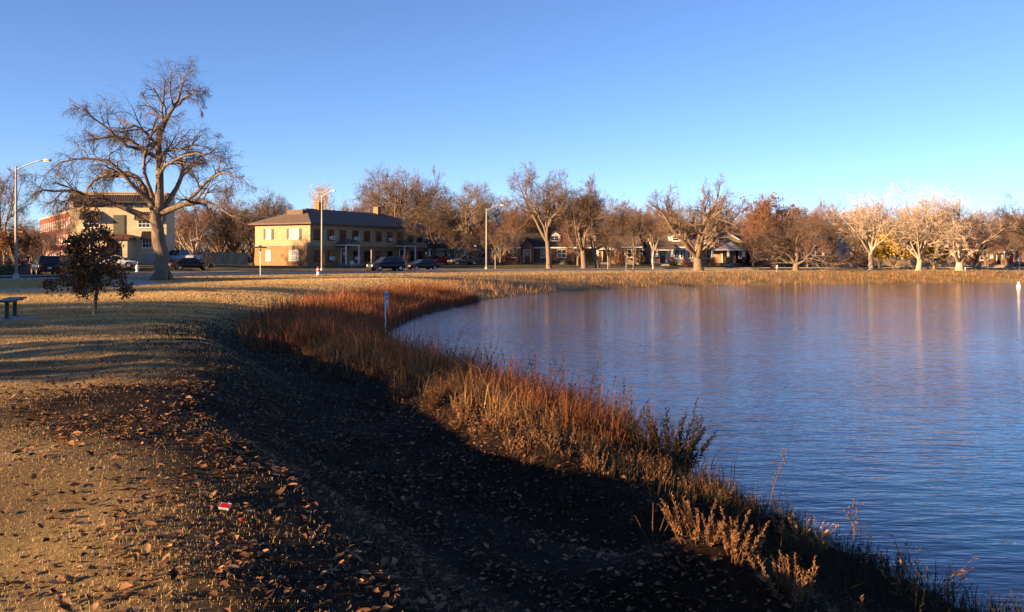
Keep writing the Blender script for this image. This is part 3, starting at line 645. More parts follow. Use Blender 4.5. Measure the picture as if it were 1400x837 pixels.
M['roof_grey'] = mat('roof_grey', (0.085, 0.07, 0.055), (0.13, 0.105, 0.085), scale=2, bump=0.01, bscale=15)
M['siding_white'] = mat('siding_white', (0.44, 0.42, 0.39), (0.54, 0.52, 0.48), scale=1.5)
M['siding_grey'] = mat('siding_grey', (0.25, 0.26, 0.27), (0.32, 0.33, 0.34), scale=1.5)
M['siding_blue'] = mat('siding_blue', (0.07, 0.11, 0.16), (0.10, 0.15, 0.21), scale=1.5)
M['siding_tan'] = mat('siding_tan', (0.24, 0.145, 0.06), (0.32, 0.20, 0.085), scale=1.5)
M['trim_dark'] = mat('trim_dark', (0.03, 0.024, 0.02), rough=0.6)
M['door_brown'] = mat('door_brown', (0.09, 0.04, 0.025), rough=0.5)
M['shutter'] = mat('shutter', (0.08, 0.07, 0.06), rough=0.7)
M['louvre'] = mat('louvre', (0.075, 0.085, 0.065), (0.11, 0.12, 0.09), scale=3)
M['awning'] = mat('awning', (0.10, 0.07, 0.05), (0.15, 0.11, 0.08), scale=3)
M['awning_pale'] = mat('awning_pale', (0.30, 0.26, 0.2), rough=0.7)
M['wood_fence'] = mat('wood_fence', (0.2, 0.15, 0.10), (0.32, 0.25, 0.17), scale=4, stretch=(1, 1, 0.2))
_wc = {}
def window(parent, x, y, z, w, h, rotz=0, frame='white_paint', pane='glass', cols=2, rows=2, name='window'):
    k = (w, h, cols, rows)
    if k not in _wc:
        m = MB(); e = 0.07; hw, hh = w/2, h/2
        m.box(-hw-e, -hw, -0.06, 0.01, -hh-e, hh+e); m.box(hw, hw+e, -0.06, 0.01, -hh-e, hh+e)
        m.box(-hw+.0, hw-.0, -0.06, 0.01, hh, hh+e); m.box(-hw, hw, -0.06, 0.01, -hh-e, -hh)
        for i in range(1, cols): xx = -hw+w*i/cols; m.box(xx-0.025, xx+0.025, -0.05, 0.008, -hh, hh)
        for j in range(1, rows): zz = -hh+h*j/rows; m.box(-hw, hw, -0.047, 0.006, zz-0.025, zz+0.025)
        _wc[k] = (m.mesh('window'), MB().box(-hw, hw, -0.02, 0.012, -hh, hh).mesh('pane'), MB().box(-hw-0.12, hw+0.12, -0.13, 0.012, -hh-e-0.07, -hh-e-0.002).mesh('sill'))
    f, p, s_ = _wc[k]
    o = bpy.data.objects.new(name, f); COL.objects.link(o); o.parent = parent; o.location = (x, y, z); o.rotation_euler = (0, 0, rotz)
    def mk(n, me, mm):
        q = bpy.data.objects.new(n, me); COL.objects.link(q); q.parent = o
        if not me.materials: me.materials.append(None)
        q.material_slots[0].link = 'OBJECT'; q.material_slots[0].material = M[mm]
    if not f.materials: f.materials.append(None)
    o.material_slots[0].link = 'OBJECT'; o.material_slots[0].material = M[frame]
    mk('pane', p, pane); mk('sill', s_, frame)
    return o
def door(parent, x, y, z, w=0.95, h=2.05, rotz=0, m='door_brown'):
    d = MB().box(-w/2, w/2, -0.05, 0.02, 0, h).build('door', M[m], parent, (x, y, z), rotz)
    MB().box(-w/2+0.15, w/2-0.15, -0.062, -0.048, h*0.55, h*0.9).build('pane', M['glass'], d)
    MB().cyl((w/2-0.1, -0.05, 1.0), (w/2-0.1, -0.11, 1.0), 0.03, n=8).build('handle', M['galv'], d)
    fr = MB(); fr.box(-w/2-0.1, -w/2, -0.07, 0.01, 0, h+0.1); fr.box(w/2, w/2+0.1, -0.07, 0.01, 0, h+0.1); fr.box(-w/2, w/2, -0.07, 0.01, h, h+0.1); fr.build('frame', M['white_paint'], d)
    return d
def gable_roof(m, x0, x1, y0, y1, z, rise, axis, ov=0.35, th=0.16):
    if axis == 'x':
        yc = (y0+y1)/2; k = rise/(yc-y0); zo = z-ov*k
        m.prismx([(y0-ov, zo), (yc, z+rise), (yc, z+rise+th), (y0-ov, zo+th)], x0-ov, x1+ov)
        m.prismx([(yc, z+rise), (y1+ov, zo), (y1+ov, zo+th), (yc, z+rise+th)], x0-ov, x1+ov)
    else:
        xc = (x0+x1)/2; k = rise/(xc-x0); zo = z-ov*k
        m.prism([(x0-ov, zo), (xc, z+rise), (xc, z+rise+th), (x0-ov, zo+th)], y0-ov, y1+ov)
        m.prism([(xc, z+rise), (x1+ov, zo), (x1+ov, zo+th), (xc, z+rise+th)], y0-ov, y1+ov)
def gable_walls(m, x0, x1, y0, y1, z0, z, rise, axis):
    if axis == 'x': m.prismx([(y0, z0), (y1, z0), (y1, z), ((y0+y1)/2, z+rise), (y0, z)], x0, x1)
    else: m.prism([(x0, z0), (x1, z0), (x1, z), ((x0+x1)/2, z+rise), (x0, z)], y0, y1)
def hip_roof(m, x0, x1, y0, y1, z, rise, ov=0.5, th=0.14):
    X0, X1, Y0, Y1 = x0-ov, x1+ov, y0-ov, y1+ov; hw = (Y1-Y0)/2; yc = (Y0+Y1)/2; b = m.n()
    m.V += [(X0,Y0,z),(X1,Y0,z),(X1,Y1,z),(X0,Y1,z),(X0,Y0,z+th),(X1,Y0,z+th),(X1,Y1,z+th),(X0,Y1,z+th),(X0+hw,yc,z+rise),(X1-hw,yc,z+rise)]
    q = lambda *a: tuple(b+i for i in a)
    m.Q += [q(0,3,2,1), q(0,1,5,4), q(1,2,6,5), q(2,3,7,6), q(3,0,4,7), q(4,5,9,8), q(6,7,8,9)]; m.T += [q(5,6,9), q(7,4,8)]
def house(name, label, px, Y, w, d, wh, rise, axis, wall, roof, rot=0.0, z=None, wins=(), doors=(), porch=None, dormers=(), chim=(), gwin=None, base_h=0.35, trim='white_paint', group='houses along the lake road', sidewins=()):
    x = gx(px, Y); z0 = H(x, Y) if z is None else z
    root = thing(name, label, 'house', (x, Y, z0), rot, group)
    m = MB(); gable_walls(m, -w/2, w/2, 0, d, base_h, wh+base_h, rise, axis); m.build('wall', M[wall], root)
    MB().box(-w/2-0.03, w/2+0.03, -0.03, d+0.03, -0.8, base_h-0.003).build('foundation', M['concrete'], root)
    m = MB(); gable_roof(m, -w/2, w/2, 0, d, wh+base_h+0.01, rise, axis); ro = m.build('roof', M[roof], root)
    tr = MB()
    if axis == 'y':
        k = rise/(w/2); o_ = 0.36; zz = wh+base_h
        for sg in (-1, 1):
            tr.hexa([(sg*(w/2+o_), -0.42, zz-o_*k-0.12), (0, -0.42, zz+rise-0.12), (0, -0.36, zz+rise-0.12), (sg*(w/2+o_), -0.36, zz-o_*k-0.12),
                     (sg*(w/2+o_), -0.42, zz-o_*k+0.14), (0, -0.42, zz+rise+0.14), (0, -0.36, zz+rise+0.14), (sg*(w/2+o_), -0.36, zz-o_*k+0.14)])
    else:
        k = rise/(d/2); zz = wh+base_h-0.35*k
        tr.box(-w/2-0.35, w/2+0.35, -0.42, -0.352, zz-0.06, zz+0.14)
    tr.build('bargeboard' if axis == 'y' else 'fascia', M[trim], ro)
    for cx, cy, top in chim: MB().box(cx-0.35, cx+0.35, cy-0.35, cy+0.35, wh, top).box(cx-0.42, cx+0.42, cy-0.42, cy+0.42, top+0.001, top+0.15).build('chimney', M['orange_brick'], ro)
    for wx, wz, ww, hh in wins: window(root, wx, -0.002, wz+base_h, ww, hh)
    for wy, wz, ww, hh in sidewins: window(root, -w/2-0.002, wy, wz+base_h, ww, hh, rotz=R(-90))
    if gwin: window(root, 0, -0.002, gwin[0]+base_h, gwin[1], gwin[2])
    for dx in doors: door(root, dx, -0.004, base_h)
    for dx, dw, dh in dormers:
        k = rise/(d/2); yf = d*0.18; zf = wh+base_h+yf*k
        dm = MB(); gable_walls(dm, dx-dw/2, dx+dw/2, yf, d/2, zf-0.5, zf+dh, dw*0.32, 'y'); do = dm.build('dormer', M['siding_white'], root)
        m = MB(); gable_roof(m, dx-dw/2, dx+dw/2, yf, d/2, zf+dh+0.01, dw*0.32, 'y', ov=0.2, th=0.12); m.build('roof', M[roof], do)
        window(do, dx, yf-0.002, zf+dh*0.55, dw*0.62, dh*0.62, cols=2, rows=2)
    if porch:
        pxc, pw, pd, ph, kind, pcol = porch
        pr = MB().box(pxc-pw/2, pxc+pw/2, -pd, -0.04, -0.6, base_h-0.02).build('porch', M[pcol], root)
        m = MB()
        if kind == 'gable': gable_roof(m, pxc-pw/2, pxc+pw/2, -pd, -0.05, ph+base_h, pw*0.26, 'y', ov=0.3, th=0.15)
        else: m.hexa([(pxc-pw/2-.2, -pd-.25, ph+base_h), (pxc+pw/2+.2, -pd-.25, ph+base_h), (pxc+pw/2+.2, -0.02, ph+base_h+.7), (pxc-pw/2-.2, -0.02, ph+base_h+.7), (pxc-pw/2-.2, -pd-.25, ph+base_h+.15), (pxc+pw/2+.2, -pd-.25, ph+base_h+.15), (pxc+pw/2+.2, -0.02, ph+base_h+.85), (pxc-pw/2-.2, -0.02, ph+base_h+.85)])
        m.build('roof', M[roof], pr)
        if kind == 'gable':
            g = MB(); g.prism([(pxc-pw/2, ph+base_h), (pxc+pw/2, ph+base_h), (pxc, ph+base_h+pw*0.26)], -pd-0.02, -pd+0.1); g.build('gable', M['siding_white'], pr)
        MB().box(pxc-pw/2, pxc+pw/2, -pd+0.02, -pd+0.24, ph+base_h-0.25, ph+base_h-0.004).build('beam', M['white_paint'], pr)
        for cx in (pxc-pw/2+0.25, pxc, pxc+pw/2-0.25) if pw > 4 else (pxc-pw/2+0.25, pxc+pw/2-0.25):
            MB().box(cx-0.26, cx+0.26, -pd-0.02, -pd+0.5, base_h-0.02, base_h+1.0).build('pier', M['orange_brick'], pr)
            MB().hexa([(cx-.2, -pd+.04, base_h+1.0), (cx+.2, -pd+.04, base_h+1.0), (cx+.2, -pd+.44, base_h+1.0), (cx-.2, -pd+.44, base_h+1.0), (cx-.13, -pd+.1, base_h+ph-.25), (cx+.13, -pd+.1, base_h+ph-.25), (cx+.13, -pd+.38, base_h+ph-.25), (cx-.13, -pd+.38, base_h+ph-.25)]).build('post', M['white_paint'], pr)
        st = MB()
        for i in range(2): st.box(pxc-0.7, pxc+0.7, -pd-0.3*(i+1)-0.003*i, -pd-0.3*i-0.003*(i+1), -0.6, base_h-0.14*(i+1))
        st.build('step', M['concrete'], pr)
    return root

# two-storey apartment house
apt = thing('apartment_house', 'two storey cream and brick apartment house with brown hip roof', 'apartment house', (-28, 123, 0.43), math.atan2(0.887, 0.461))
Lx, Ly = 29.3, 10.2
MB().box(0, Lx, 0, Ly, -1.0, 2.95).build('brick_wall', M['tan_brick'], apt)
MB().box(0.03, Lx-0.03, 0.03, Ly-0.03, 2.953, 5.9).build('upper_wall', M['cream'], apt)
MB().box(-0.04, Lx+0.04, -0.04, -0.003, 2.9, 3.0).box(-0.04, -0.003, 0.0, Ly, 2.9, 3.0).build('string_course', M['concrete'], apt)
m = MB(); hip_roof(m, 0, Lx, 0, Ly, 5.9, 2.55, ov=0.7, th=0.2); roof = m.build('roof', M['roof_brown'], apt)
for cx in (7.9, 22.6): MB().box(cx-0.45, cx+0.45, 4.65, 5.55, 7.4, 9.35).box(cx-0.52, cx+0.52, 4.58, 5.62, 9.351, 9.5).build('chimney', M['tan_brick'], roof)
MB().prismx([(3.6, 7.2), (6.6, 7.2), (6.6, 8.1), (3.6, 8.1)], 2.6, 4.3).build('roof_vent', M['roof_brown'], roof)
for yy, ww in ((7.6, 0.8), (2.9, 1.6)):
    o = window(apt, 0.028, yy, 4.55, ww, 1.25, rotz=R(-90), pane='glass_blind')
    for sg in (-1, 1): MB().box(sg*(ww/2+0.3)-0.2, sg*(ww/2+0.3)+0.2, -0.08, 0.0, -0.75, 0.75).build('shutter', M['shutter'], o)
    window(apt, -0.002, yy, 1.55, ww, 1.35, rotz=R(-90), pane='glass_blind', cols=2 if ww < 1 else 4)
fx = lambda zx: (28+123*((330+zx/3.784-700)/1212))/(0.461-0.887*((330+zx/3.784-700)/1212))
def ac(parent, x, z):
    a = MB().box(x-0.38, x+0.38, -0.55, 0.0, z-0.26, z+0.26).build('air_conditioner', M['white_paint'], parent, bevel=0.02)
    MB().box(x-0.3, x+0.3, -0.565, -0.551, z-0.2, z+0.2).build('grille', M['siding_grey'], a)
for zx in (392, 462, 525, 590, 650, 710, 768, 820, 875, 920):
    window(apt, fx(zx), 0.028, 4.5, 1.25, 1.35, frame='trim_dark')
    if zx in (462, 590, 768): ac(apt, fx(zx), 4.05)
for zx in (392, 462, 593, 650, 705, 768, 885, 925):
    window(apt, fx(zx), -0.002, 1.5, 1.25, 1.35, frame='trim_dark')
    if zx in (462, 593, 768): ac(apt, fx(zx), 1.1)
for zx in (528, 828):
    x = fx(zx); door(apt, x, -0.004, 0.4, 1.1, 2.1)
    cp = MB(); b0 = [(x-1.7, -1.8, 2.95), (x+1.7, -1.8, 2.95), (x+1.7, -0.045, 2.95), (x-1.7, -0.045, 2.95), (x-1.7, -1.8, 3.15), (x+1.7, -1.8, 3.15), (x+1.7, -0.045, 3.15), (x-1.7, -0.045, 3.15)]
    cp.hexa(b0); c_ = cp.build('canopy', M['white_paint'], apt)
    MB().hexa([(x-1.85, -1.95, 3.152), (x+1.85, -1.95, 3.152), (x+1.85, -0.045, 3.152), (x-1.85, -0.045, 3.152), (x-0.6, -0.5, 3.95), (x+0.6, -0.5, 3.95), (x+0.6, -0.045, 3.95), (x-0.6, -0.045, 3.95)]).build('canopy_roof', M['roof_brown'], c_)
    for sg in (-1, 1): MB().box(x+sg*1.5-0.08, x+sg*1.5+0.08, -1.7, -1.54, 0.3, 2.948).build('post', M['white_paint'], c_)
    st = MB()
    for i in range(4): st.box(x-1.3, x+1.3, -1.9-0.3*(i+1), -1.9-0.3*i-0.003, -0.6, 0.35-0.14*i)
    st.box(x-1.7, x+1.7, -1.9, -0.045, -0.6, 0.38); st.build('stoop', M['concrete'], c_)

# stucco building with awnings
B1 = thing('stucco_building', 'cream stucco building with brown awnings, pent roof and arched porch', 'building', (-52.4, 105, 0.8), R(8)); B1.scale = (0.915, 1, 1)
W1, D1, H1 = 12.0, 4.2, 8.55
MB().box(0, W1, 0, D1, -1.0, H1).build('wall', M['stucco'], B1)
MB().box(-0.12, W1+0.12, -0.12, D1+0.12, H1+0.002, H1+0.16).build('cornice', M['cream'], B1)
def ribbed(x0, x1, y0, z0, y1, z1, n, parent, name, mm='awning', sides=False):
    m = MB(); m.hexa([(x0, y0, z0), (x1, y0, z0), (x1, y1, z1), (x0, y1, z1), (x0, y0, z0+0.06), (x1, y0, z0+0.06), (x1, y1, z1+0.06), (x0, y1, z1+0.06)])
    if sides:
        for xx in (x0, x1-0.05): m.prismx([(y0, z0), (y1, z0), (y1, z1)], xx, xx+0.05)
    o = m.build(name, M[mm], parent)
    rb = MB()
    for i in range(n+1):
        xx = x0+(x1-x0)*i/n; rb.hexa([(xx-.04, y0-.01, z0+.063), (xx+.04, y0-.01, z0+.063), (xx+.04, y1-.01, z1+.063), (xx-.04, y1-.01, z1+.063), (xx-.04, y0-.01, z0+.12), (xx+.04, y0-.01, z0+.12), (xx+.04, y1-.01, z1+.12), (xx-.04, y1-.01, z1+.12)])
    rb.build('rib', M['trim_dark'], o); return o
for x0, x1 in ((0.1, 4.1), (4.25, 8.0), (8.15, 11.9)): ribbed(x0, x1, -0.75, 7.45, -0.01, 8.3, 14, B1, 'pent_roof')
for i in range(9): window(B1, 0.9+i*1.27, -0.002, 7.28, 0.75, 0.42, cols=1, rows=1, frame='trim_dark')
for x0, x1, zt in ((1.45, 4.0, 6.3), (8.2, 11.7, 6.3), (9.0, 11.2, 3.95)):
    ribbed(x0, x1, -0.8, zt-0.95, -0.01, zt, 10, B1, 'awning', sides=True)
for wx, wz, ww, hh in ((2.7, 4.95, 1.9, 0.9), (9.2, 4.95, 1.4, 0.8), (10.7, 4.95, 1.4, 0.8), (9.6, 2.6, 1.1, 0.95), (10.8, 2.6, 0.8, 0.95)): window(B1, wx, -0.003, wz, ww, hh, cols=3)
lv = MB().box(5.4, 6.8, -0.09, -0.004, 3.7, 6.0).build('louvre_panel', M['louvre'], B1)
for i in range(11): MB().box(5.42, 6.78, -0.12, -0.091, 3.76+i*0.205, 3.84+i*0.205).build('slat', M['louvre'], lv)
MB().box(9.1, 10.5, -0.05, -0.002, 0.2, 1.3).build('garage_door', M['siding_grey'], B1)
po = MB()                                                     # porch: arch front, two side walls, flat roof
arc = [(6.25+1.05*math.cos(a), 1.9+0.9*math.sin(a)) for a in np.linspace(math.pi, 0, 9)]
for i in range(8):
    (xa, za), (xb, zb) = arc[i], arc[i+1]; po.hexa([(xa, -2.6, za), (xb, -2.6, zb), (xb, -2.35, zb), (xa, -2.35, za), (xa, -2.6, 3.0), (xb, -2.6, 3.0), (xb, -2.35, 3.0), (xa, -2.35, 3.0)])
po.box(4.6, 5.199, -2.6, -2.35, -0.6, 3.0); po.box(7.301, 7.9, -2.6, -2.35, -0.6, 3.0); po.box(4.6, 4.85, -2.349, -0.004, -0.6, 3.0); po.box(7.65, 7.9, -2.349, -0.004, -0.6, 3.0)
pch = po.build('porch', M['stucco'], B1)
MB().box(4.3, 8.2, -2.95, -0.004, 3.003, 3.25).hexa([(4.4, -2.9, 3.252), (8.1, -2.9, 3.252), (8.1, -0.01, 3.252), (4.4, -0.01, 3.252), (5.0, -2.2, 3.65), (7.5, -2.2, 3.65), (7.5, -0.01, 3.65), (5.0, -0.01, 3.65)]).build('porch_roof', M['door_brown'], pch)
door(B1, 6.25, -0.006, 0.0, 1.2, 2.2)

# red brick apartment block receding at the left
B0 = thing('brick_block', 'red brick apartment block with pale windows receding behind the stucco building', 'building', (-77.8, 157.5, 0.7), math.atan2(32, -21.5))
# local x runs away along the lit wall; the block lies on its right (-y)
MB().box(0, 53, -8, 0, -1, 9.2).build('wall', M['red_brick'], B0)
MB().box(-0.15, 53.15, -8.15, 0.15, 9.202, 9.5).build('parapet', M['cream'], B0)
for i in range(15):
    for zz in (1.0, 4.0, 7.0): window(B0, 2.0+i*3.4, 0.003, zz+0.3, 1.3, 1.6, rotz=R(180), pane='glass_blind')
for i in range(2):
    for zz in (1.0, 4.0, 7.0): window(B0, -0.003, -2.0-i*3.6, zz+0.3, 1.1, 1.6, rotz=R(-90), pane='glass_blind')

# houses along the far side of the road
house('white_gable_house', 'small grey house with white trimmed gable right of the apartment house', 602, 150, 4.6, 7, 3.0, 1.5, 'y', 'siding_white', 'roof_dark', wins=((-1.2, 1.6, 1.0, 1.3), (1.2, 1.6, 1.0, 1.3)), gwin=(3.6, 0.7, 0.6), porch=(0, 3.8, 1.6, 2.3, 'shed', 'concrete'))
house('dark_house', 'dark roofed house in deep shade behind the middle lamp post', 642, 148, 6.6, 8, 2.5, 2.1, 'x', 'siding_grey', 'roof_dark', wins=((-2.0, 1.4, 1.2, 1.2), (2.0, 1.4, 1.2, 1.2)), doors=(0.0,), porch=(0.6, 3.2, 1.6, 2.2, 'gable', 'concrete'))
bh = house('brick_house', 'orange brick house with dark roof, white dormer window and arched gable entry', 738, 146, 11.4, 8, 2.55, 2.2, 'x', 'orange_brick', 'roof_dark', wins=((1.0, 1.45, 1.6, 1.2), (3.6, 1.45, 1.4, 1.2), (-4.4, 1.45, 1.3, 1.2)), dormers=((2.5, 1.9, 1.15),), chim=((-4.2, 4.6, 5.9),))
g = MB(); gable_walls(g, -3.2, -1.0, -1.2, 0.6, 0.0, 2.6, 1.7, 'y'); gb = g.build('entry_gable', M['orange_brick'], bh)
g = MB(); gable_roof(g, -3.2, -1.0, -1.2, 2.2, 2.61, 1.7, 'y', ov=0.22); g.build('roof', M['roof_dark'], gb)
door(bh, -2.1, -1.204, 0.3, 1.0, 2.0)
house('arched_porch_house', 'dark roofed house with small white dormer and shaded porch right of the brick house', 812, 148, 7.5, 8, 2.6, 2.3, 'x', 'orange_brick', 'roof_dark', wins=((-2.4, 1.5, 1.2, 1.2),), dormers=((-0.3, 1.5, 1.0),), porch=(1.9, 3.4, 2.0, 2.3, 'gable', 'concrete'), doors=(1.9,))
house('tan_house', 'golden tan house with low roof behind the slim forked tree', 850, 147, 6.2, 8, 2.6, 1.7, 'x', 'siding_tan', 'roof_brown', wins=((-1.8, 1.5, 1.1, 1.2), (1.6, 1.5, 1.3, 1.2)), doors=(0.0,))
house('white_house', 'white house with wide dormer and shaded blue porch left of the great crooked tree', 922, 146, 7.0, 8, 2.7, 2.1, 'x', 'siding_white', 'roof_brown', wins=((0.4, 1.5, 0.7, 1.3), (1.4, 1.5, 0.7, 1.3), (2.6, 1.5, 0.7, 1.3)), dormers=((1.0, 3.2, 1.1),), porch=(-1.9, 3.0, 1.8, 2.3, 'shed', 'siding_blue'), doors=(-1.9,))
house('bungalow', 'cream gabled bungalow with white porch columns on brick piers', 990, 148, 8.6, 9, 2.7, 2.6, 'y', 'cream', 'roof_grey', wins=((-3.0, 1.5, 1.1, 1.3), (3.0, 1.5, 1.1, 1.3)), gwin=(3.7, 1.8, 0.9), porch=(0.2, 5.6, 2.2, 2.3, 'gable', 'orange_brick'), doors=(0.2,))
house('brick_bungalow', 'red brick bungalow with white windows and broad pale roof behind a hedge', 1034, 148, 6.8, 9, 2.4, 2.6, 'x', 'red_brick', 'roof_grey', wins=((-0.4, 1.45, 0.7, 1.2), (0.7, 1.45, 0.7, 1.2), (2.4, 1.45, 0.9, 1.2)), chim=((2.4, 4.5, 6.0),))
house('blue_house', 'slate blue house in shade behind the low wide tree', 1112, 150, 7.2, 8, 3.0, 2.0, 'x', 'siding_blue', 'roof_grey', wins=((-2.2, 1.5, 1.2, 1.3), (1.0, 1.5, 1.2, 1.3)), porch=(2.2, 2.6, 1.6, 2.4, 'shed', 'concrete'), doors=(2.4,))
house('white_cottage', 'plain white cottage with steep gable left of the pale trees', 1147, 152, 3.6, 7, 2.8, 1.6, 'y', 'siding_white', 'roof_grey', wins=((-0.9, 1.5, 0.7, 1.1), (0.9, 1.5, 0.7, 1.1)))
house('far_brick_house', 'orange brick house behind trees near the right edge of the picture', 1358, 146, 6.6, 8, 2.5, 2.2, 'x', 'orange_brick', 'roof_dark', wins=((-1.6, 1.4, 1.1, 1.2), (1.7, 1.4, 1.1, 1.2)), doors=(0,), porch=(0, 2.4, 1.5, 2.2, 'gable', 'concrete'))
hx = thing('shade_hall', 'unseen brick hall added beyond the left edge to shade the road', 'building', (-82, 38, 0.6), R(10))  # blocker added out of view so the left road lies in shade
MB().box(-8, 8, -22, 14, -1, 10.5).build('wall', M['red_brick'], hx); m = MB(); hip_roof(m, -8, 8, -22, 14, 10.5, 2.5); m.build('roof', M['roof_dark'], hx)
for i in range(4):
    for zz in (2.0, 5.4): window(hx, 8.003, -4.5+i*4.4, zz, 1.2, 1.6, rotz=R(90))

# fences: posts and panels
def fence(name, label, p0, p1, n, hh, mm, board=0.14):
    p0 = np.array(p0, float); p1 = np.array(p1, float); Ln = np.hypot(*(p1-p0)); st = Ln/n
    root = thing(name, label, 'fence', (p0[0], p0[1], H(*p0)), math.atan2(p1[1]-p0[1], p1[0]-p0[0]))
    m = MB(); k = int((st-0.14)/(board+0.012)); r = random.Random(4)
    for i in range(k):
        x = 0.07+i*(st-0.14)/k; dz = r.uniform(-0.03, 0.03); m.box(x, x+(st-0.14)/k-0.012, -0.012+r.uniform(0, .006), 0.012, 0.06, hh+dz)
    for zz in (0.35, hh-0.35): m.box(0.0, st, 0.013, 0.05, zz, zz+0.09)
    pm = m.mesh('panel'); po = MB().box(-0.06, 0.06, -0.06, 0.06, -0.4, hh+0.12).mesh('post')
    for i in range(n+1):
        z = H(*(p0+(p1-p0)*i/n))-H(*p0)
        link('post', po, M[mm], root, (i*st, 0, z))
        if i < n: link('panel', pm, M[mm], root, (i*st, 0.0, z))
    return root
fence('wooden_fence', 'grey wooden board fence between the big tree and the apartment house', (gx(276, 116), 116), (gx(338, 120), 120), 4, 1.7, 'wood_fence')
fence('wooden_fence', 'long pale board fence behind the row of pale trees', (gx(1186, 143), 143), (gx(1310, 143), 143), 7, 1.7, 'wood_fence')

# hedges and shrubs
def shrub(label, px, Y, w, d, hh, leafm='leaf_green', n=900, name='shrub', cat='shrub', size=0.07):
    x = gx(px, Y); root = thing(name, label, cat, (x, Y, H(x, Y)), 0)
    r = np.random.default_rng(int(px*7)); a = nrm(r.normal(size=(n, 3))); rad = r.random(n)**0.4
    p = a*rad[:, None]*np.array([w/2, d/2, hh*0.55]); p[:, 2] = np.abs(p[:, 2]*0.9+hh*0.42)
    p += 0.08*np.sin(p[:, [1, 2, 0]]*9)
    link('leaves', leaf_mesh('leaves', p, size, r), M[leafm], root)
    L1 = walk(np.zeros((14, 3)), nrm(np.column_stack([r.normal(size=(14, 2))*w*0.5, np.ones(14)*hh])), np.full(14, hh*0.85), 5, (0, 0, 0.02), 0.1)
    V, F = tubes(L1, np.full((14, 5), 0.015), 4); link('stems', mesh_np('stems', V, [F]), M['bark_dark'], root)
shrub('dark green rounded shrub under the brick house windows', 756, 143.5, 2.2, 1.2, 0.9)
shrub('low green shrub at the right corner of the brick house', 778, 143.6, 1.8, 1.0, 0.7)
shrub('tall dark evergreen shrub left of the arched porch', 797, 141, 3.2, 1.8, 2.4, n=1500)
shrub('clipped green hedge before the brick bungalow windows', 1034, 145, 5.4, 1.2, 1.1, n=2200, name='hedge', cat='hedge')
shrub('dark shrub by the white house porch', 920, 143, 1.6, 1.1, 1.0)
shrub('reddish leafy shrub in front of the great crooked tree house', 940, 142, 2.6, 1.5, 1.5, leafm='leaf_rust')
shrub('dark evergreen shrub left of the gabled bungalow porch', 973, 143, 2.2, 1.4, 1.6)
shrub('russet shrub at the brick house entry', 697, 142.5, 2.8, 1.6, 2.2, leafm='leaf_rust', n=1300)
shrub('orange brown bush in front of the dark roofed house', 643, 141, 2.6, 1.6, 3.0, leafm='leaf_rust', n=700)
shrub('bare brown bush at the corner of the apartment house', 411, 121, 2.6, 1.8, 1.8, leafm='leaf_brown', n=260, size=0.05)
shrub('dark shrub beside the stucco building porch', 178, 101, 1.6, 1.4, 1.2)
shrub('dark bush at the far left lamp post', 6, 76, 3.0, 2.0, 1.7)
shrub('russet tree-high bush over the tan house wall', 843, 140, 3.2, 2.0, 3.2, leafm='leaf_brown', n=1300)

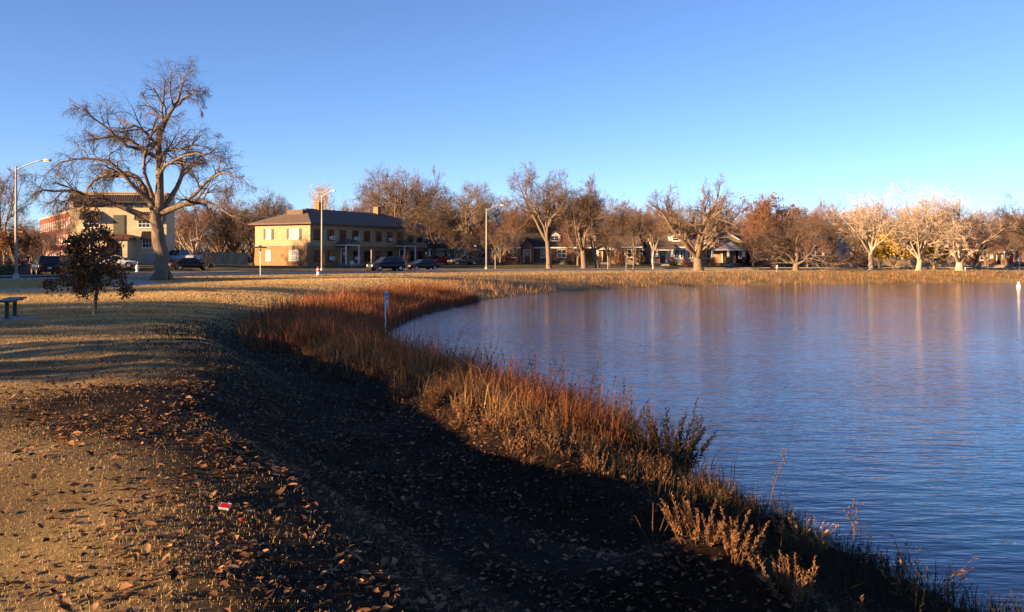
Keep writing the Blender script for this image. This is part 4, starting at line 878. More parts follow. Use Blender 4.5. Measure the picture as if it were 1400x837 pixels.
# ------------------------------------------------------------------ vehicles
_paint = {}
def paint(c):
    if c not in _paint: _paint[c] = mat('car_paint', c, rough=0.2, spec=0.25)
    return _paint[c]
def car(name, label, x, y, heading, colour, kind='suv', zoff=0.06):
    """local +x is the front"""
    root = thing(name, label, {'suv': 'car', 'sedan': 'car', 'pickup': 'pickup truck'}[kind], (x, y, H(x, y)+zoff), heading, 'cars parked along the streets')
    P = paint(colour)
    if kind == 'suv':   Ln, Wd, belt, roofz = 4.75, 1.86, 1.08, 1.74; st = [(-2.35, .42, 1.0, .80), (-2.3, .36, 1.08, .90), (-1.6, .32, 1.10, .93), (0.6, .32, 1.08, .93), (1.25, .33, 1.05, .92), (2.1, .36, .97, .88), (2.33, .42, .84, .76)]; cab = (-2.25, -2.05, 0.55, 1.3)
    elif kind == 'sedan': Ln, Wd, belt, roofz = 4.7, 1.78, .95, 1.42; st = [(-2.32, .42, .86, .72), (-2.22, .36, .95, .84), (-1.4, .30, .97, .89), (0.6, .30, .95, .89), (1.1, .31, .93, .88), (2.0, .34, .82, .84), (2.32, .40, .70, .70)]; cab = (-1.75, -0.95, 0.25, 1.15)
    else: Ln, Wd, belt, roofz = 5.3, 1.92, 1.12, 1.78; st = [(-2.65, .5, 1.05, .88), (-2.6, .45, 1.12, .94), (-0.7, .42, 1.12, .95), (0.7, .42, 1.12, .95), (1.3, .42, 1.1, .94), (2.4, .45, 1.02, .9), (2.65, .5, .9, .8)]; cab = (-0.75, -0.55, 0.65, 1.35)
    V = []; n = 12
    for xx, zb, zt, hw in st:
        zm = (zb+zt)/2
        ring = [(-hw*.86, zb), (hw*.86, zb), (hw*.98, zb+.1), (hw, zm-.05), (hw, zm+.08), (hw*.97, zt-.1), (hw*.86, zt), (-hw*.86, zt), (-hw*.97, zt-.1), (-hw, zm+.08), (-hw, zm-.05), (-hw*.98, zb+.1)]
        V += [(xx, a, b_) for a, b_ in ring]
    F = [(k*n+i, k*n+(i+1) % n, (k+1)*n+(i+1) % n, (k+1)*n+i) for k in range(len(st)-1) for i in range(n)]
    me = bpy.data.meshes.new('body'); me.from_pydata(V, [], F+[tuple(range(n-1, -1, -1)), tuple(range((len(st)-1)*n, len(st)*n))]); me.update()
    me.polygons.foreach_set('use_smooth', [True]*len(me.polygons)); body = link('body', me, P, root)
    b0, r0, r1, b1 = cab; hw = Wd/2-0.06; rw = hw*0.8
    # greenhouse glass, roof skin, pillars
    MB().hexa([(b0, -hw, belt-.02), (b1, -hw, belt-.02), (b1, hw, belt-.02), (b0, hw, belt-.02), (r0, -rw, roofz-.06), (r1, -rw, roofz-.06), (r1, rw, roofz-.06), (r0, rw, roofz-.06)]).build('window_glass', M['glass'], root)
    MB().hexa([(r0-.06, -rw-.03, roofz-.06), (r1+.04, -rw-.03, roofz-.06), (r1+.04, rw+.03, roofz-.06), (r0-.06, rw+.03, roofz-.06), (r0, -rw+.08, roofz), (r1-.08, -rw+.08, roofz), (r1-.08, rw-.08, roofz), (r0, rw-.08, roofz)]).build('roof', P, root, bevel=0.02)
    for sg in (-1, 1):
        for xb, xt in ((b0, r0), (b1, r1), ((b0+b1)/2, (r0+r1)/2)):
            MB().tube([(xb, sg*hw, belt-.02), (xt, sg*rw, roofz-.05)], 0.045, 5).build('pillar', P, root)
    if kind == 'pickup': MB().box(-2.5, -0.85, -0.75, 0.75, 1.09, 1.126).build('cargo_bed', M['trim_dark'], root)
    wr = 0.36 if kind != 'sedan' else 0.32
    for xx in (-Ln/2+0.95, Ln/2-0.95):
        for sg in (-1, 1):
            wl = MB(); yy = sg*(Wd/2-0.13)
            wl.cyl((xx, yy-0.115, wr), (xx, yy+0.115, wr), wr, n=18); wo = wl.build('wheel', M['rubber'], root)
            MB().cyl((xx, yy+sg*0.1, wr), (xx, yy+sg*0.125, wr), wr*0.62, wr*0.55, n=14).build('rim', M['rim'], wo)
            MB().tube([(xx+(wr+.07)*math.cos(a), sg*(Wd/2+.0), wr+(wr+.07)*math.sin(a)) for a in np.linspace(0.1, math.pi-0.1, 9)], 0.04, 5).build('wheel_arch', M['trim_dark'], wo)
    zt = st[-1][2]
    for sg in (-1, 1):
        MB().box(Ln/2-0.12, Ln/2+0.0, sg*0.6-0.18, sg*0.6+0.18, zt-0.22, zt-0.06).build('headlight', M['headlight'], root, bevel=0.02)
        MB().box(-Ln/2-0.02, -Ln/2+0.1, sg*0.66-0.12, sg*0.66+0.12, st[0][2]-0.26, st[0][2]-0.04).build('taillight', M['taillight'], root, bevel=0.02)
        MB().hexa([(b1-.35, sg*(hw+.02)-.0, belt), (b1-.2, sg*(hw+.02), belt), (b1-.2, sg*(hw+.2), belt+.02), (b1-.35, sg*(hw+.2), belt+.02), (b1-.35, sg*(hw+.02), belt+.14), (b1-.2, sg*(hw+.02), belt+.14), (b1-.2, sg*(hw+.2), belt+.15), (b1-.35, sg*(hw+.2), belt+.15)]).build('mirror', P, root)
    MB().box(Ln/2-0.1, Ln/2+0.04, -Wd/2+.12, Wd/2-.12, st[-1][1]+.02, st[-1][1]+.2).build('bumper', M['trim_dark'], root, bevel=0.03)
    MB().box(-Ln/2-0.04, -Ln/2+0.1, -Wd/2+.12, Wd/2-.12, st[0][1]+.02, st[0][1]+.2).build('bumper', M['trim_dark'], root, bevel=0.03)
    MB().box(Ln/2-.02, Ln/2+.02, -.38, .38, zt-.24, zt-.08).build('grille', M['dark_metal'], root)
    MB().box(-Ln/2-0.06, -Ln/2-.025, -.16, .16, .62, .74).build('plate', M['white_paint'], root)
    return root
ra = math.atan2(9.5, 13)
car('parked_car', 'dark blue sport utility car parked in front of the apartment house', gx(529, 108.5), 108.5, R(216), (0.012, 0.018, 0.03), 'suv')
car('parked_car', 'dark blue sedan parked right of the sport utility car by the apartment house', gx(577, 114), 114, R(220), (0.015, 0.02, 0.03), 'sedan')
car('parked_car', 'bright red car half hidden behind the dark trunk right of the apartment house', gx(599, 137), 137, R(248), (0.3, 0.006, 0.008), 'sedan')
car('parked_car', 'dark car in the shade before the dark roofed house', gx(634, 134), 134, math.pi+0.5, (0.05, 0.055, 0.065), 'sedan')
car('pickup_truck', 'silver blue pickup behind the big tree trunk', gx(246, 108), 108, math.pi-0.3, (0.28, 0.33, 0.4), 'pickup')
car('parked_car', 'black car with red tail lights right of the big tree trunk', gx(262, 99), 99, 0.55, (0.012, 0.012, 0.014), 'sedan')
car('parked_car', 'large black sport utility car on the street at the far left', gx(62, 80), 80, 2.2, (0.012, 0.014, 0.018), 'suv')
car('parked_car', 'dark car with red lights left of the lamp post at the far left', gx(22, 100), 100, 2.0, (0.02, 0.025, 0.04), 'sedan')
car('parked_car', 'white car by the stucco building porch behind the young oak', gx(158, 97), 97, 0.3, (0.6, 0.6, 0.6), 'sedan')
car('pickup_truck', 'dark pickup in the driveway of the blue house', gx(1122, 139), 139, math.pi+0.4, (0.02, 0.03, 0.045), 'pickup')
car('parked_car', 'black car on the grass verge left of the pale fence', gx(1172, 139), 139, 0.1, (0.012, 0.012, 0.014), 'suv')
car('parked_car', 'dark car parked behind the sport utility car at the far left', gx(90, 93), 93, 2.1, (0.03, 0.03, 0.035), 'sedan')

# ------------------------------------------------------------------ street furniture
M['pole'] = mat('pole', (0.34, 0.32, 0.28), (0.44, 0.41, 0.36), rough=0.5, scale=3)
def lamp(label, px, Y, hh, arm, rot=0.0):
    x = gx(px, Y); root = thing('street_lamp', label, 'street lamp', (x, Y, H(x, Y)), rot, 'street lamps on the lake road')
    MB().cyl((0, 0, -0.2), (0, 0, hh), 0.115, 0.065, n=12).build('pole', M['pole'], root, smooth=True)
    MB().lathe([(0.26, -0.1), (0.26, 0.1), (0.17, 0.25), (0.16, 0.45)], 12).build('base', M['pole'], root)
    pts = [(arm*t, 0, hh-0.25+0.75*math.sin(t*1.35)) for t in np.linspace(0, 0.85, 8)]
    MB().tube(pts, 0.04, 7).build('arm', M['pole'], root, smooth=True)
    e = pts[-1]
    hd = MB(); hd.lathe([(0.03, 0.0), (0.13, 0.06), (0.17, 0.2), (0.15, 0.45), (0.06, 0.62)], 10)
    hd.V = [(e[0]+v[2], v[0]*1.0, e[2]+v[1]*0.6) for v in hd.V]; h_ = hd.build('lamp_head', M['galv'], root, smooth=True)
    MB().box(e[0]+0.15, e[0]+0.5, -0.1, 0.1, e[2]-0.13, e[2]-0.05).build('lens', M['lamp_glass'], h_, bevel=0.02)
lamp('white street lamp with curved arm at the far left before the brick block', 22, 64, 8.2, 2.3)
lamp('white street lamp in front of the apartment house', 440, 106, 9.2, 2.1, R(-35))
lamp('white street lamp with curved arm right of the apartment house, before the dark house', 665, 121, 8.4, 2.2)
M['sign_green'] = mat('sign_green', (0.008, 0.06, 0.045), rough=0.4)
M['sign_white'] = mat('sign_white', (0.5, 0.5, 0.5), rough=0.4)
M['sign_blue'] = mat('sign_blue', (0.08, 0.12, 0.35), rough=0.4)
def street_sign(label, px, Y, hh, w, mm, rot):
    x = gx(px, Y); root = thing('street_sign', label, 'street sign', (x, Y, H(x, Y)), rot, 'street name signs')
    MB().cyl((0, 0, -0.2), (0, 0, hh), 0.035, n=8).build('post', M['galv'], root)
    MB().box(-w/2, w/2, -0.012, 0.012, hh+0.01, hh+0.14).build('sign_blade', M[mm], root, bevel=0.01)
    MB().box(-0.012, 0.012, -w/2, w/2, hh+0.145, hh+0.275).build('sign_blade', M[mm], root, bevel=0.01)
    MB().lathe([(0.07, hh-0.25), (0.09, hh-0.15), (0.05, hh-0.02)], 8).build('bracket', M['dark_metal'], root)
street_sign('street sign on a thin post at the left corner of the apartment house', 356, 80, 2.5, 1.1, 'sign_green', 0.1)
street_sign('green street sign right of the tallest middle lamp post', 677, 122, 2.3, 0.7, 'sign_green', 0.2)
street_sign('green street sign by the dark porch right of the leaning trunks', 831, 123.5, 2.2, 0.7, 'sign_green', 0.2)
def panel_sign(label, x, y, hh, w, ph, rot, mm='sign_white', r=0.03, bands=()):
    root = thing('sign_post', label, 'sign', (x, y, H(x, y)), rot)
    MB().cyl((0, 0, -0.3), (0, 0, hh), r*0.75, n=8).build('post', M['galv'], root)
    p = MB().box(-w/2, w/2, -r-0.015, -r-0.001, hh-ph, hh+0.03).build('sign_panel', M[mm], root, bevel=0.004)
    for z0, z1, m2 in bands: MB().box(-w/2+0.02, w/2-0.02, -r-0.019, -r-0.0152, hh-ph+z0, hh-ph+z1).build('marking', M[m2], p)
panel_sign('narrow white and blue sign on a grey post in the rusty reeds by the water', gx(527, 27.5), 27.5, 2.0, 0.2, 0.5, R(66), bands=((0.26, 0.33, 'sign_blue'), (0.36, 0.47, 'sign_blue'), (0.03, 0.05, 'dark_metal'), (0.09, 0.11, 'dark_metal')))
panel_sign('small white sign on a short post near the low wide tree', gx(1062, 109), 109, 0.75, 0.22, 0.35, 0)
panel_sign('white sign on a post at the right edge of the far bank', gx(1393.5, 121), 121, 1.75, 0.5, 0.65, 0)
panel_sign('thin small sign on the lake lawn before the tan house', gx(856, 113), 113, 1.7, 0.25, 0.4, R(60))
panel_sign('white notice on legs in front of the apartment entrance', gx(481, 121), 121, 0.85, 0.55, 0.42, 0.6)
panel_sign('tall thin white post left of the sport utility car', gx(507.5, 116), 116, 2.6, 0.14, 1.2, 0.3)
panel_sign('short white marker post beside the widest pale tree', gx(1319.5, 112), 112, 0.6, 0.16, 0.4, 0)
M['hyd_red'] = mat('hyd_red', (0.45, 0.03, 0.02), rough=0.4)
def hydrant(label, px, Y, cap, s=1.0):
    x = gx(px, Y); root = thing('fire_hydrant', label, 'hydrant', (x, Y, H(x, Y))); root.scale = (s, s, s)
    MB().lathe([(0.2, -0.05), (0.2, 0.06), (0.13, 0.07), (0.12, 0.5), (0.16, 0.52), (0.16, 0.58)], 12).build('barrel', M['white_paint'], root)
    MB().lathe([(0.155, 0.581), (0.14, 0.68), (0.08, 0.75), (0.04, 0.76), (0.04, 0.82)], 12).build('bonnet', M[cap], root)
    for sg in (-1, 1): MB().cyl((sg*0.11, 0, 0.4), (sg*0.22, 0, 0.4), 0.065, n=10).build('outlet', M[cap], root)
    MB().cyl((0, -0.11, 0.4), (0, -0.23, 0.4), 0.085, n=10).build('outlet', M[cap], root)
hydrant('white fire hydrant with red cap on the lawn beside the middle lamp post', 435, 86, 'hyd_red')
hydrant('white fire hydrant across the road left of the big tree trunk', 187.5, 94, 'white_paint', 0.95)
# bench
bn = thing('park_bench', 'dark backless bench on a small concrete pad at the left edge', 'bench', (gx(17, 23.0)-0.15, 23.2, H(-13, 23)+0.06), R(21))
for i in range(4): MB().box(-0.21+i*0.107, -0.21+i*0.107+0.1, -1.15, 1.15, 0.43, 0.47).build('slat', M['green_metal'], bn, bevel=0.006)
for yy in (-0.62, 0.62):
    lg = MB().box(-0.045, 0.045, yy-0.045, yy+0.045, -0.02, 0.40).build('leg', M['green_metal'], bn, bevel=0.005)
    MB().box(-0.2, 0.2, yy-0.04, yy+0.04, 0.401, 0.428).build('crossbar', M['green_metal'], lg)
    MB().box(-0.12, 0.12, yy-0.1, yy+0.1, -0.025, -0.0).build('foot_plate', M['green_metal'], lg)
# buoy
bu = thing('buoy', 'white buoy floating on the lake near the right edge', 'buoy', (gx(1393, 91), 91, WATER)); bu.scale = (0.7, 0.7, 0.75)
MB().lathe([(0.08, -0.3), (0.30, -0.12), (0.34, 0.05), (0.28, 0.22), (0.12, 0.3)], 16).build('float', M['white_paint'], bu, smooth=True)
MB().lathe([(0.12, 0.301), (0.2, 0.36), (0.21, 0.5), (0.12, 0.62), (0.03, 0.66)], 14).build('top_mark', M['white_paint'], bu, smooth=True)
# litter: small red and white box, red bottle cap
M['pack_red'] = mat('pack_red', (0.22, 0.004, 0.006), rough=0.35); M['pack_blue'] = mat('pack_blue', (0.05, 0.06, 0.16), rough=0.4)
lx, ly = gx(308, 5.35), 5.35
bxo = thing('litter_box', 'small red and white card box lying among the fallen leaves', 'box', (lx, ly, H(lx, ly)+0.045), R(-10)); bxo.rotation_euler = (R(30), R(4), R(-10)); bxo.scale = (0.75, 0.75, 0.7)
MB().box(-0.045, 0.045, -0.03, 0.03, -0.011, 0.011).build('carton', M['siding_grey'], bxo, bevel=0.002)
MB().box(-0.041, 0.041, -0.025, 0.017, 0.0112, 0.0122).build('red_panel', M['pack_red'], bxo); MB().box(-0.036, 0.012, 0.018, 0.027, 0.0112, 0.0122).build('blue_panel', M['pack_blue'], bxo)
cx_, cy_ = gx(331, 5.15), 5.15
tag(MB().lathe([(0.016, 0.0), (0.0165, 0.01), (0.014, 0.014)], 14).build('bottle_cap', M['pack_red'], None, (cx_, cy_, H(cx_, cy_)+0.035)), 'red bottle cap on dark leaves right of the red box', 'bottle cap')

# ------------------------------------------------------------------ grasses, weeds, leaves
def blades(name, x, y, hgt, wid, bend, mm, rnd=None, segs=2, label=None, z=None, r=None):
    r = r or rng; n = len(x); z = height(x, y) if z is None else z
    th = r.uniform(0, 2*np.pi, n); d = np.stack([np.cos(th), np.sin(th)], -1); lean = bend*r.random(n)*hgt
    ph = r.uniform(0, 2*np.pi, n); sd = np.stack([np.cos(ph), np.sin(ph)], -1)*(wid/2)[:, None]
    base = np.stack([x, y], -1); lv = []
    if segs == 1:
        V = np.empty((n, 3, 3)); V[:, 0, :2] = base-sd; V[:, 1, :2] = base+sd; V[:, 2, :2] = base+d*lean[:, None]
        V[:, 0, 2] = z-0.01; V[:, 1, 2] = z-0.01; V[:, 2, 2] = z+hgt; k = np.arange(n)*3
        F = [np.stack([k, k+1, k+2], -1)]; nv = 3
    else:
        V = np.empty((n, 5, 3)); V[:, 0, :2] = base-sd; V[:, 1, :2] = base+sd; V[:, 2, :2] = base+d*(lean*0.3)[:, None]-sd*0.75; V[:, 3, :2] = base+d*(lean*0.3)[:, None]+sd*0.75; V[:, 4, :2] = base+d*lean[:, None]
        V[:, 0:2, 2] = (z-0.01)[:, None]; V[:, 2:4, 2] = (z+hgt*0.58)[:, None]; V[:, 4, 2] = z+hgt*(1-0.15*bend); k = np.arange(n)*5
        F = [np.stack([k, k+1, k+3, k+2], -1), np.stack([k+2, k+3, k+4], -1)]; nv = 5
    rv = r.random(n) if rnd is None else rnd
    o = link(name, mesh_np(name, V.reshape(-1, 3), F, rnd=np.repeat(rv, nv)), M[mm]); o['kind'] = 'stuff'
    if label: o['label'] = label
    return o
M['straw'] = mat('straw', (0.3, 0.2, 0.1), rnd=[(0.21, 0.145, 0.055), (0.44, 0.305, 0.135), (0.56, 0.405, 0.19), (0.29, 0.18, 0.075)], trans=0.35)
M['rust_grass'] = mat('rust_grass', (0.3, 0.1, 0.04), rnd=[(0.06, 0.024, 0.012), (0.23, 0.078, 0.03), (0.34, 0.14, 0.058), (0.14, 0.055, 0.024)], trans=0.3)
M['gold_grass'] = mat('gold_grass', (0.4, 0.25, 0.1), rnd=[(0.14, 0.07, 0.025), (0.34, 0.18, 0.065), (0.46, 0.28, 0.12), (0.24, 0.105, 0.036)], trans=0.3)
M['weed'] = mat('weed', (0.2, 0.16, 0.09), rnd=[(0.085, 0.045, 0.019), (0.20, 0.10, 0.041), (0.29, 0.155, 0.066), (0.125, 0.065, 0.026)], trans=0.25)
M['weed_dark_shaded'] = mat('weed_dark_shaded', (0.04, 0.045, 0.02), rnd=[(0.018, 0.016, 0.009), (0.04, 0.032, 0.016), (0.07, 0.045, 0.022)], trans=0.2)  # near bank's shade put into a darker weed colour; the shrub shares it
M['dead_leaf'] = mat('dead_leaf', (0.2, 0.1, 0.05), rnd=[(0.03, 0.014, 0.008), (0.075, 0.034, 0.015), (0.13, 0.06, 0.025), (0.20, 0.10, 0.042), (0.36, 0.21, 0.10)], trans=0.15, rough=0.7)
def scatter(n, x0, x1, y0, y1, keep, r=rng):
    x = r.uniform(x0, x1, n); y = r.uniform(y0, y1, n); k = r.random(n) < keep(x, y); return x[k], y[k]
pn = lambda x, y: 0.5+0.5*np.sin(x*0.9+2*np.sin(y*0.35))*np.cos(y*0.8+1.5*np.sin(x*0.4))
patch = lambda x, y: np.clip(0.30*rng.random(len(x))+0.45*pn(x*1.9+3, y*1.5)+0.25*pn(x*5.1, y*4.3+2)+0.08*rng.normal(size=len(x)), 0, 1)
# close lawn
def frame_ok(x, y, m=1.2): return (np.abs(x) < 0.62*y+m)
x, y = scatter(580000, -13, 2, 2.6, 14, lambda x, y: frame_ok(x, y, 3.2)*np.clip(0.10*sstep(2.9, 4.5, shore(x, y))+sstep(5.2, 7.4, shore(x, y)+1.6*(pn(x, y)-0.5)-drift(y)), 0, 1)*(0.25+0.75*sstep(0.75, 0.3, pn(x, y)))*np.clip(1.35-y/16, 0.3, 1))
blades('lawn_grass', x, y, rng.uniform(0.010, 0.032, len(x)), rng.uniform(0.002, 0.0042, len(x)), 1.9, 'straw', rnd=patch(x, y), label='short dry straw coloured turf')
x, y = scatter(900000, -44, 2, 12.5, 70, lambda x, y: frame_ok(x, y, 4)*(0.12+0.88*sstep(4.5, 6.5, shore(x, y)+sstep(22, 30, y)*4))*(shore(x, y) > 3.2)*(rr(x, y) < -5.3)*np.clip(30/(y+6), 0.2, 1)**1.6*(pdist(x, y, path, False)**2 > 1.3))
blades('lawn_grass', x, y, rng.uniform(0.5, 1.2, len(x))*np.clip(0.0016*y+0.012, 0.03, 0.07), rng.uniform(0.6, 1.4, len(x))*np.clip(0.0006*y, 0.006, 0.03), 1.1, 'straw', rnd=patch(x, y), segs=1, label='dry turf of the open lawn')
x, y = scatter(120000, -40, 100, 62, 132, lambda x, y: frame_ok(x, y, 3)*(shore(x, y) > 5)*(rr(x, y) < -5.3))
blades('lawn_grass', x, y, rng.uniform(0.03, 0.08, len(x)), rng.uniform(0.04, 0.07, len(x)), 0.9, 'straw', segs=1, label='dry turf strip along the road')
# rusty reeds on the near and left bank
def tall(name, n, x0, x1, y0, y1, keep, h0, h1, w0, w1, bend, mm, label, segs=2):
    x, y = scatter(n, x0, x1, y0, y1, keep); h = rng.uniform(h0, h1, len(x))*(0.75+0.5*pn(x*2.3, y*2.1))
    return blades(name, x, y, h, rng.uniform(w0, w1, len(x)), bend, mm, segs=segs, label=label)
clump = lambda x, y: sstep(0.35, 0.6, 0.5+0.5*np.sin(x*5.1+1.7*np.sin(y*2.3))*np.sin(y*4.3+1.9*np.sin(x*1.7)))
sd = shore
tall('tall_grass', 90000, -4, 4, 8.6, 24, lambda x, y: (sd(x, y) > -0.1)*(sd(x, y) < 2.4)*(0.45+0.55*clump(x, y))*sstep(2.5, 1.2, sd(x, y))*sstep(10.8, 13.5, y), 0.40, 0.9, 0.006, 0.013, 0.9, 'rust_grass', 'tall rust coloured dry grass on the near bank')
tall('tall_grass', 110000, -14, 1, 22, 62, lambda x, y: (sd(x, y) > -0.1)*(sd(x, y) < 4.6)*(0.3+0.7*clump(x*0.7, y*0.7))*sstep(4.8, 2.4, sd(x, y)), 0.4, 0.85, 0.012, 0.03, 0.5, 'rust_grass', 'tall rusty grass curving round the left end of the lake')
tall('tall_grass', 120000, -8, 95, 55, 118, lambda x, y: frame_ok(x, y, 3)*(sd(x, y) > 0.0)*(sd(x, y) < 6.5)*(0.25+0.75*clump(x*0.35, y*0.35))*sstep(7, 4, sd(x, y)), 0.22, 0.62, 0.02, 0.05, 0.8, 'gold_grass', 'golden dry grass tufts along the far bank', segs=1)
tall('tall_grass', 17000, -4, 5, 11.2, 30, lambda x, y: (sd(x, y) > 0.3)*(sd(x, y) < 2.9)*(0.15+0.85*clump(x*1.3+2, y*1.2)), 0.25, 0.7, 0.005, 0.011, 1.3, 'gold_grass', 'bent tan grass mixed through the bank reeds')
tall('low_grass', 70000, -3.5, 7.5, 3.6, 10.8, lambda x, y: (sd(x, y) > -0.1)*sstep(2.8, 0.6, sd(x, y))*(0.3+0.7*clump(x, y)), 0.10, 0.32, 0.004, 0.009, 1.2, 'weed_dark_shaded', 'brown grass on the shaded near bank, shade put into its colour')
# feathery weeds, joined
def weed_proto(seed, stems=9, hh=0.5, spread=0.5, leaf=0.05, per=26, lean=0.35):
    r = np.random.default_rng(seed); V = []; F = []; b = 0
    a = r.uniform(0, 2*np.pi, stems); o = np.column_stack([np.cos(a), np.sin(a), 0*a])*r.uniform(0, spread*0.3, stems)[:, None]
    d = np.column_stack([np.cos(a)*lean, np.sin(a)*lean, np.ones(stems)])+r.normal(size=(stems, 3))*0.12
    P = walk0(r, o, d, hh*r.uniform(0.6, 1.1, stems), 5, 0.08)
    v, f = tubes(P, np.full((stems, 5), 0.0035)*np.linspace(1.3, 0.5, 5), 3); V.append(v); Q = f; b = len(v)
    idx = np.repeat(np.arange(stems), per); t = 0.2+0.8*(np.tile(np.arange(per), stems)+r.random(stems*per))/per; ff = np.minimum(t*4, 3.999); i = ff.astype(int); u = (ff-i)[:, None]
    q = P[idx, i]*(1-u)+P[idx, i+1]*u; tan = nrm(P[idx, i+1]-P[idx, i]); pr = r.normal(size=tan.shape); pr = nrm(pr-(pr*tan).sum(-1, keepdims=True)*tan)
    dr = nrm(tan*0.75+pr*0.75); ln = (leaf*r.uniform(0.6, 1.5, len(q))*(1.25-0.6*t))[:, None]; sdv = np.cross(dr, pr); sdv = nrm(sdv)*ln*0.16
    V.append(np.stack([q-sdv*0.4, q+dr*ln*0.55+sdv, q+dr*ln, q+dr*ln*0.5-sdv], 1).reshape(-1, 3)); k = b+np.arange(len(q))*4
    Q = np.concatenate([Q, np.stack([k, k+1, k+2, k+3], -1)])
    return np.concatenate(V), Q
def walk0(r, o, d, Ln, K, nz):
    pts = [o]; d = nrm(d); st = (Ln/(K-1))[:, None]
    for k in range(K-1): d = nrm(d+nz*r.normal(size=d.shape)+[0, 0, 0.05]); pts.append(pts[-1]+d*st)
    return np.stack(pts, 1)
def plant_out(name, protos, x, y, s, mm, label):
    VV = []; FF = []; rv = []; b = 0; z = height(x, y)
    for i in range(len(x)):
        v, f = protos[i % len(protos)]; a = rng.uniform(0, 6.28); c_, s_ = math.cos(a), math.sin(a)
        w_ = v*s[i]; q = np.column_stack([w_[:, 0]*c_-w_[:, 1]*s_+x[i], w_[:, 0]*s_+w_[:, 1]*c_+y[i], w_[:, 2]+z[i]-0.02])
        VV.append(q); FF.append(f+b); b += len(v); rv.append(np.clip(rng.random()+0.18*rng.normal(size=len(v)), 0, 1))
    o = link(name, mesh_np(name, np.concatenate(VV), [np.concatenate(FF)], rnd=np.concatenate(rv)), M[mm]); o['kind'] = 'stuff'; o['label'] = label
    return o
wp = [weed_proto(s_, 7, 0.45, 0.5, 0.06, 13) for s_ in (1, 2, 3, 4)]
rp = [weed_proto(s_, 5, 0.85, 0.3, 0.06, 20, 0.18) for s_ in (11, 12, 13)]
x, y = scatter(4600, -6, 4, 9.6, 27, lambda x, y: (sd(x, y) > 0.7)*(sd(x, y) < 3.4)*sstep(3.6, 2.4, sd(x, y))*0.75)
plant_out('bank_weeds', wp, x, y, rng.uniform(0.38, 0.75, len(x)), 'weed', 'low grey tan feathery weeds along the sunlit bank')
x, y = scatter(1500, -6, 4, 11.8, 30, lambda x, y: (sd(x, y) > -0.1)*(sd(x, y) < 1.9)*0.8)
plant_out('seed_stalks', rp, x, y, rng.uniform(0.7, 1.25, len(x)), 'rust_grass', 'rust red seed stalks standing above the bank grass')
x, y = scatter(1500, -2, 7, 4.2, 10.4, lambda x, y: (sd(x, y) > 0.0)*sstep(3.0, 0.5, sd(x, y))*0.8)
plant_out('bank_weeds', wp+rp, x, y, rng.uniform(0.3, 0.62, len(x)), 'weed_dark_shaded', 'weeds on the shaded part of the near bank, shade darkened into their colour')
# plants one can point at
def plant(name, label, cat, px, Y, seed, mm, s=1.0, **kw):
    x = gx(px, Y); v, f = weed_proto(seed, **kw); r = np.random.default_rng(seed)
    root = thing(name, label, cat, (x, Y, H(x, Y)-0.02), 0)
    n = kw.get('stems', 9)*15; 
    fs = f[f.max(1) < n]; fl = f[f.min(1) >= n]-n
    link('stems', mesh_np('stems', v[:n]*s, [fs], rnd=np.full(n, 0.3)), M[mm], root)
    link('foliage', mesh_np('foliage', v[n:]*s, [fl], rnd=np.clip(0.5+0.25*r.normal(size=len(v)-n), 0, 1)), M[mm], root)
    return root
plant('shrub', 'dark leafy shrub rising against the water on the near bank', 'shrub', 918, 11.6, 201, 'weed_dark_shaded', 1.0, stems=34, hh=1.0, spread=0.9, leaf=0.07, per=80, lean=0.55)
plant('feathery_weed', 'tan feathery weed in the sunlit patch, left and tallest of its clump', 'weed', 955, 6.9, 202, 'weed', 1, stems=16, hh=0.35, spread=0.55, leaf=0.036, per=60, lean=0.4)
plant('feathery_weed', 'tan feathery weed in the sunlit patch, right of the tallest one', 'weed', 1000, 6.7, 203, 'weed', 1, stems=15, hh=0.33, spread=0.6, leaf=0.036, per=56, lean=0.45)
plant('feathery_weed', 'dull tan feathery weed at the lower right of the sunlit leaves', 'weed', 1075, 6.4, 204, 'weed', 1, stems=15, hh=0.40, spread=0.6, leaf=0.036, per=54, lean=0.4)
plant('feathery_weed', 'dull feathery weed near the bottom edge below the lake corner', 'weed', 1180, 6.0, 205, 'weed', 1, stems=13, hh=0.40, spread=0.5, leaf=0.036, per=50, lean=0.35)
plant('straw_tuft', 'pinkish straw tuft hanging over the water edge at lower right', 'grass tuft', 1100, 8.9, 206, 'gold_grass', 1, stems=40, hh=0.42, spread=0.5, leaf=0.06, per=5, lean=0.7)
plant('straw_tuft', 'pale twiggy dead plant at the lake corner near the bottom right', 'grass tuft', 1265, 7.9, 207, 'weed', 1, stems=16, hh=0.6, spread=0.5, leaf=0.07, per=8, lean=0.7)
def berry_stalk(label, px, Y, hh, lean, seed, nb=12, mm='weed_dark_shaded'):
    x = gx(px, Y); r = np.random.default_rng(seed); root = thing('seed_plant', label, 'plant', (x, Y, H(x, Y)-0.02), 0)
    pts = [(lean*t*t*hh, 0.03*math.sin(5*t), hh*t) for t in np.linspace(0, 1, 7)]
    MB().tube(pts, np.linspace(0.006, 0.002, 7), 4).build('stem', M['twig_dark'], root)
    for k in range(nb):
        t = 0.55+0.45*k/nb; i = min(int(t*6), 5); p = np.array(pts[i])+(np.array(pts[i+1])-np.array(pts[i]))*(t*6-i); q = p+np.append(r.normal(size=2)*0.05, 0.02)
        br = MB().tube([tuple(p), tuple(q)], 0.0015, 3); br.lathe([(0.003, -0.012), (0.012, -0.003), (0.012, 0.006), (0.003, 0.013)], 6, tuple(q)); br.build('seed_head', M['twig_dark'], root)
berry_stalk('thin leaning stalk with dark seed heads against the water at lower right', 1052, 9.4, 0.85, 0.22, 5)
berry_stalk('thin leaning stalk with dark seed heads above the sunlit grass', 796, 13.2, 1.2, 0.25, 6)
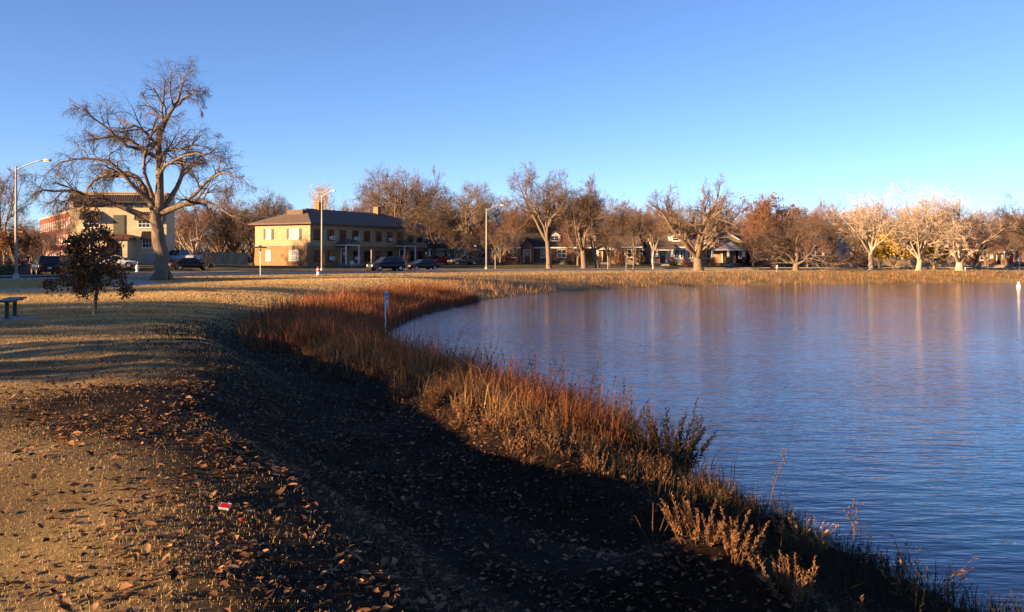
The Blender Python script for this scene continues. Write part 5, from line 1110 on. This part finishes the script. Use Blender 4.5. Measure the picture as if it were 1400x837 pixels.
berry_stalk('upright rusty seed spike against the water near the bottom right', 1168, 8.6, 0.75, 0.02, 7, 20)
st_ = thing('dead_stalk', 'single pale straw stalk standing in the dark hollow', 'plant', (gx(893, 7.2), 7.2, H(gx(893, 7.2), 7.2)-0.02))
MB().tube([(0, 0, 0), (-0.005, 0, 0.2), (0.0, 0, 0.4)], [0.005, 0.004, 0.002], 5).build('stem', M['gold_grass'], st_)
for a_, l_ in ((-0.5, 0.28), (0.6, 0.25), (0.35, 0.33)): MB().tube([(0, 0, 0.02), (a_*l_*0.6, 0.02, l_*0.6), (a_*l_, 0.03, l_)], [0.003, 0.003, 0.0015], 4).build('blade', M['gold_grass'], st_)
# fallen leaves: 300 nearest singly, the rest as one
def oakleaf(seed):
    """a lobed dry leaf folded along its midrib: 5 rib points, 3 lobes to a side"""
    r = random.Random(seed); fold = r.uniform(0.25, 1.1); bow = r.uniform(-0.7, 0.9); tw = r.uniform(-0.8, 0.8)
    rib = [(-0.55, 0), (-0.26, 0.02*r.random()), (0.02, -0.03*r.random()), (0.28, 0.02*r.random()), (0.55, 0)]
    out = []
    for sg in (1, -1): out += [(x+r.uniform(-.04, .07), sg*wd*r.uniform(0.8, 1.2)) for x, wd in ((-0.24, 0.20), (0.06, 0.31), (0.33, 0.19))]
    return np.array([(x, y, fold*abs(y)*0.8+bow*x*x*0.6+tw*x*y) for x, y in rib+out])
LF_T = np.array([[0, 1, 5], [3, 4, 7], [0, 8, 1], [3, 10, 4]]); LF_Q = np.array([[1, 2, 6, 5], [2, 3, 7, 6], [1, 8, 9, 2], [2, 9, 10, 3]])
lp = [oakleaf(k) for k in range(6)]
nl = len(lp[0])
def leaf_keep(x, y): 
    d = sd(x, y); return frame_ok(x, y, 2.6)*(0.04+0.96*sstep(8.4, 5.6, d+1.6*(pn(x, y)-0.5)-drift(y)))*(d > 0.9)
x, y = scatter(86000, -11, 4, 2.8, 15, lambda x, y: leaf_keep(x, y)*np.clip(1.25-y/16, 0.3, 1)*(0.3+0.7*sstep(0.25, 0.7, pn(x*2.9+1, y*2.4))))
x2, y2 = scatter(34000, -16, 3, 9, 34, lambda x, y: frame_ok(x, y, 1)*(sd(x, y) > 1.6)*(0.04+0.96*sstep(6.0, 2.6, sd(x, y)))*np.clip(16/y, 0, 1))
x3, y3 = scatter(700, 0.3, 3, 5.4, 7.8, lambda x, y: (sd(x, y) > 0.6)*np.exp(-((x-1.5)**2+(y-6.5)**2)/0.8))
x = np.concatenate([x, x2, x3]); y = np.concatenate([y, y2, y3]); n = len(x); z = height(x, y)
ang = rng.uniform(0, 6.283, n); tilt = rng.normal(size=(n, 2))*0.27; sz = 0.022+0.05*rng.random(n)**1.7*np.where(rng.random(n) < 0.25, 1.25, 0.85); rv = rng.random(n)
order = np.argsort(-sz/np.maximum(y, 3.5)); single = set(order[:300].tolist())
leaf_meshes = [mesh_np('leaf', lp[k], [LF_T, LF_Q], rnd=np.full(nl, c_)) for k in range(6) for c_ in (0.1, 0.3, 0.5, 0.75, 0.95)]
VV = []; FF = []; FQ = []; rr2 = []; b = 0
for i in range(n):
    if i in single:
        o = link('leaf', leaf_meshes[(i % 6)*5+int(rv[i]*4.99)], M['dead_leaf'], ground, (x[i], y[i], z[i]+0.018))
        o.rotation_euler = (tilt[i, 0], tilt[i, 1], ang[i]); o.scale = (sz[i],)*3
        continue
    v = lp[i % 6]*sz[i]; c_, s_ = math.cos(ang[i]), math.sin(ang[i])
    q = np.column_stack([v[:, 0]*c_-v[:, 1]*s_, v[:, 0]*s_+v[:, 1]*c_, v[:, 2]]); q[:, 2] += q[:, 0]*tilt[i, 0]+q[:, 1]*tilt[i, 1]+z[i]+0.014; q[:, 0] += x[i]; q[:, 1] += y[i]
    VV.append(q); FF.append(LF_T+b); FQ.append(LF_Q+b); b += nl; rr2.append(np.full(nl, rv[i]))
o = link('fallen_leaves', mesh_np('fallen_leaves', np.concatenate(VV), [np.concatenate(FF), np.concatenate(FQ)], rnd=np.concatenate(rr2)), M['dead_leaf'], ground); o['kind'] = 'stuff'; o['label'] = 'carpet of brown fallen leaves'
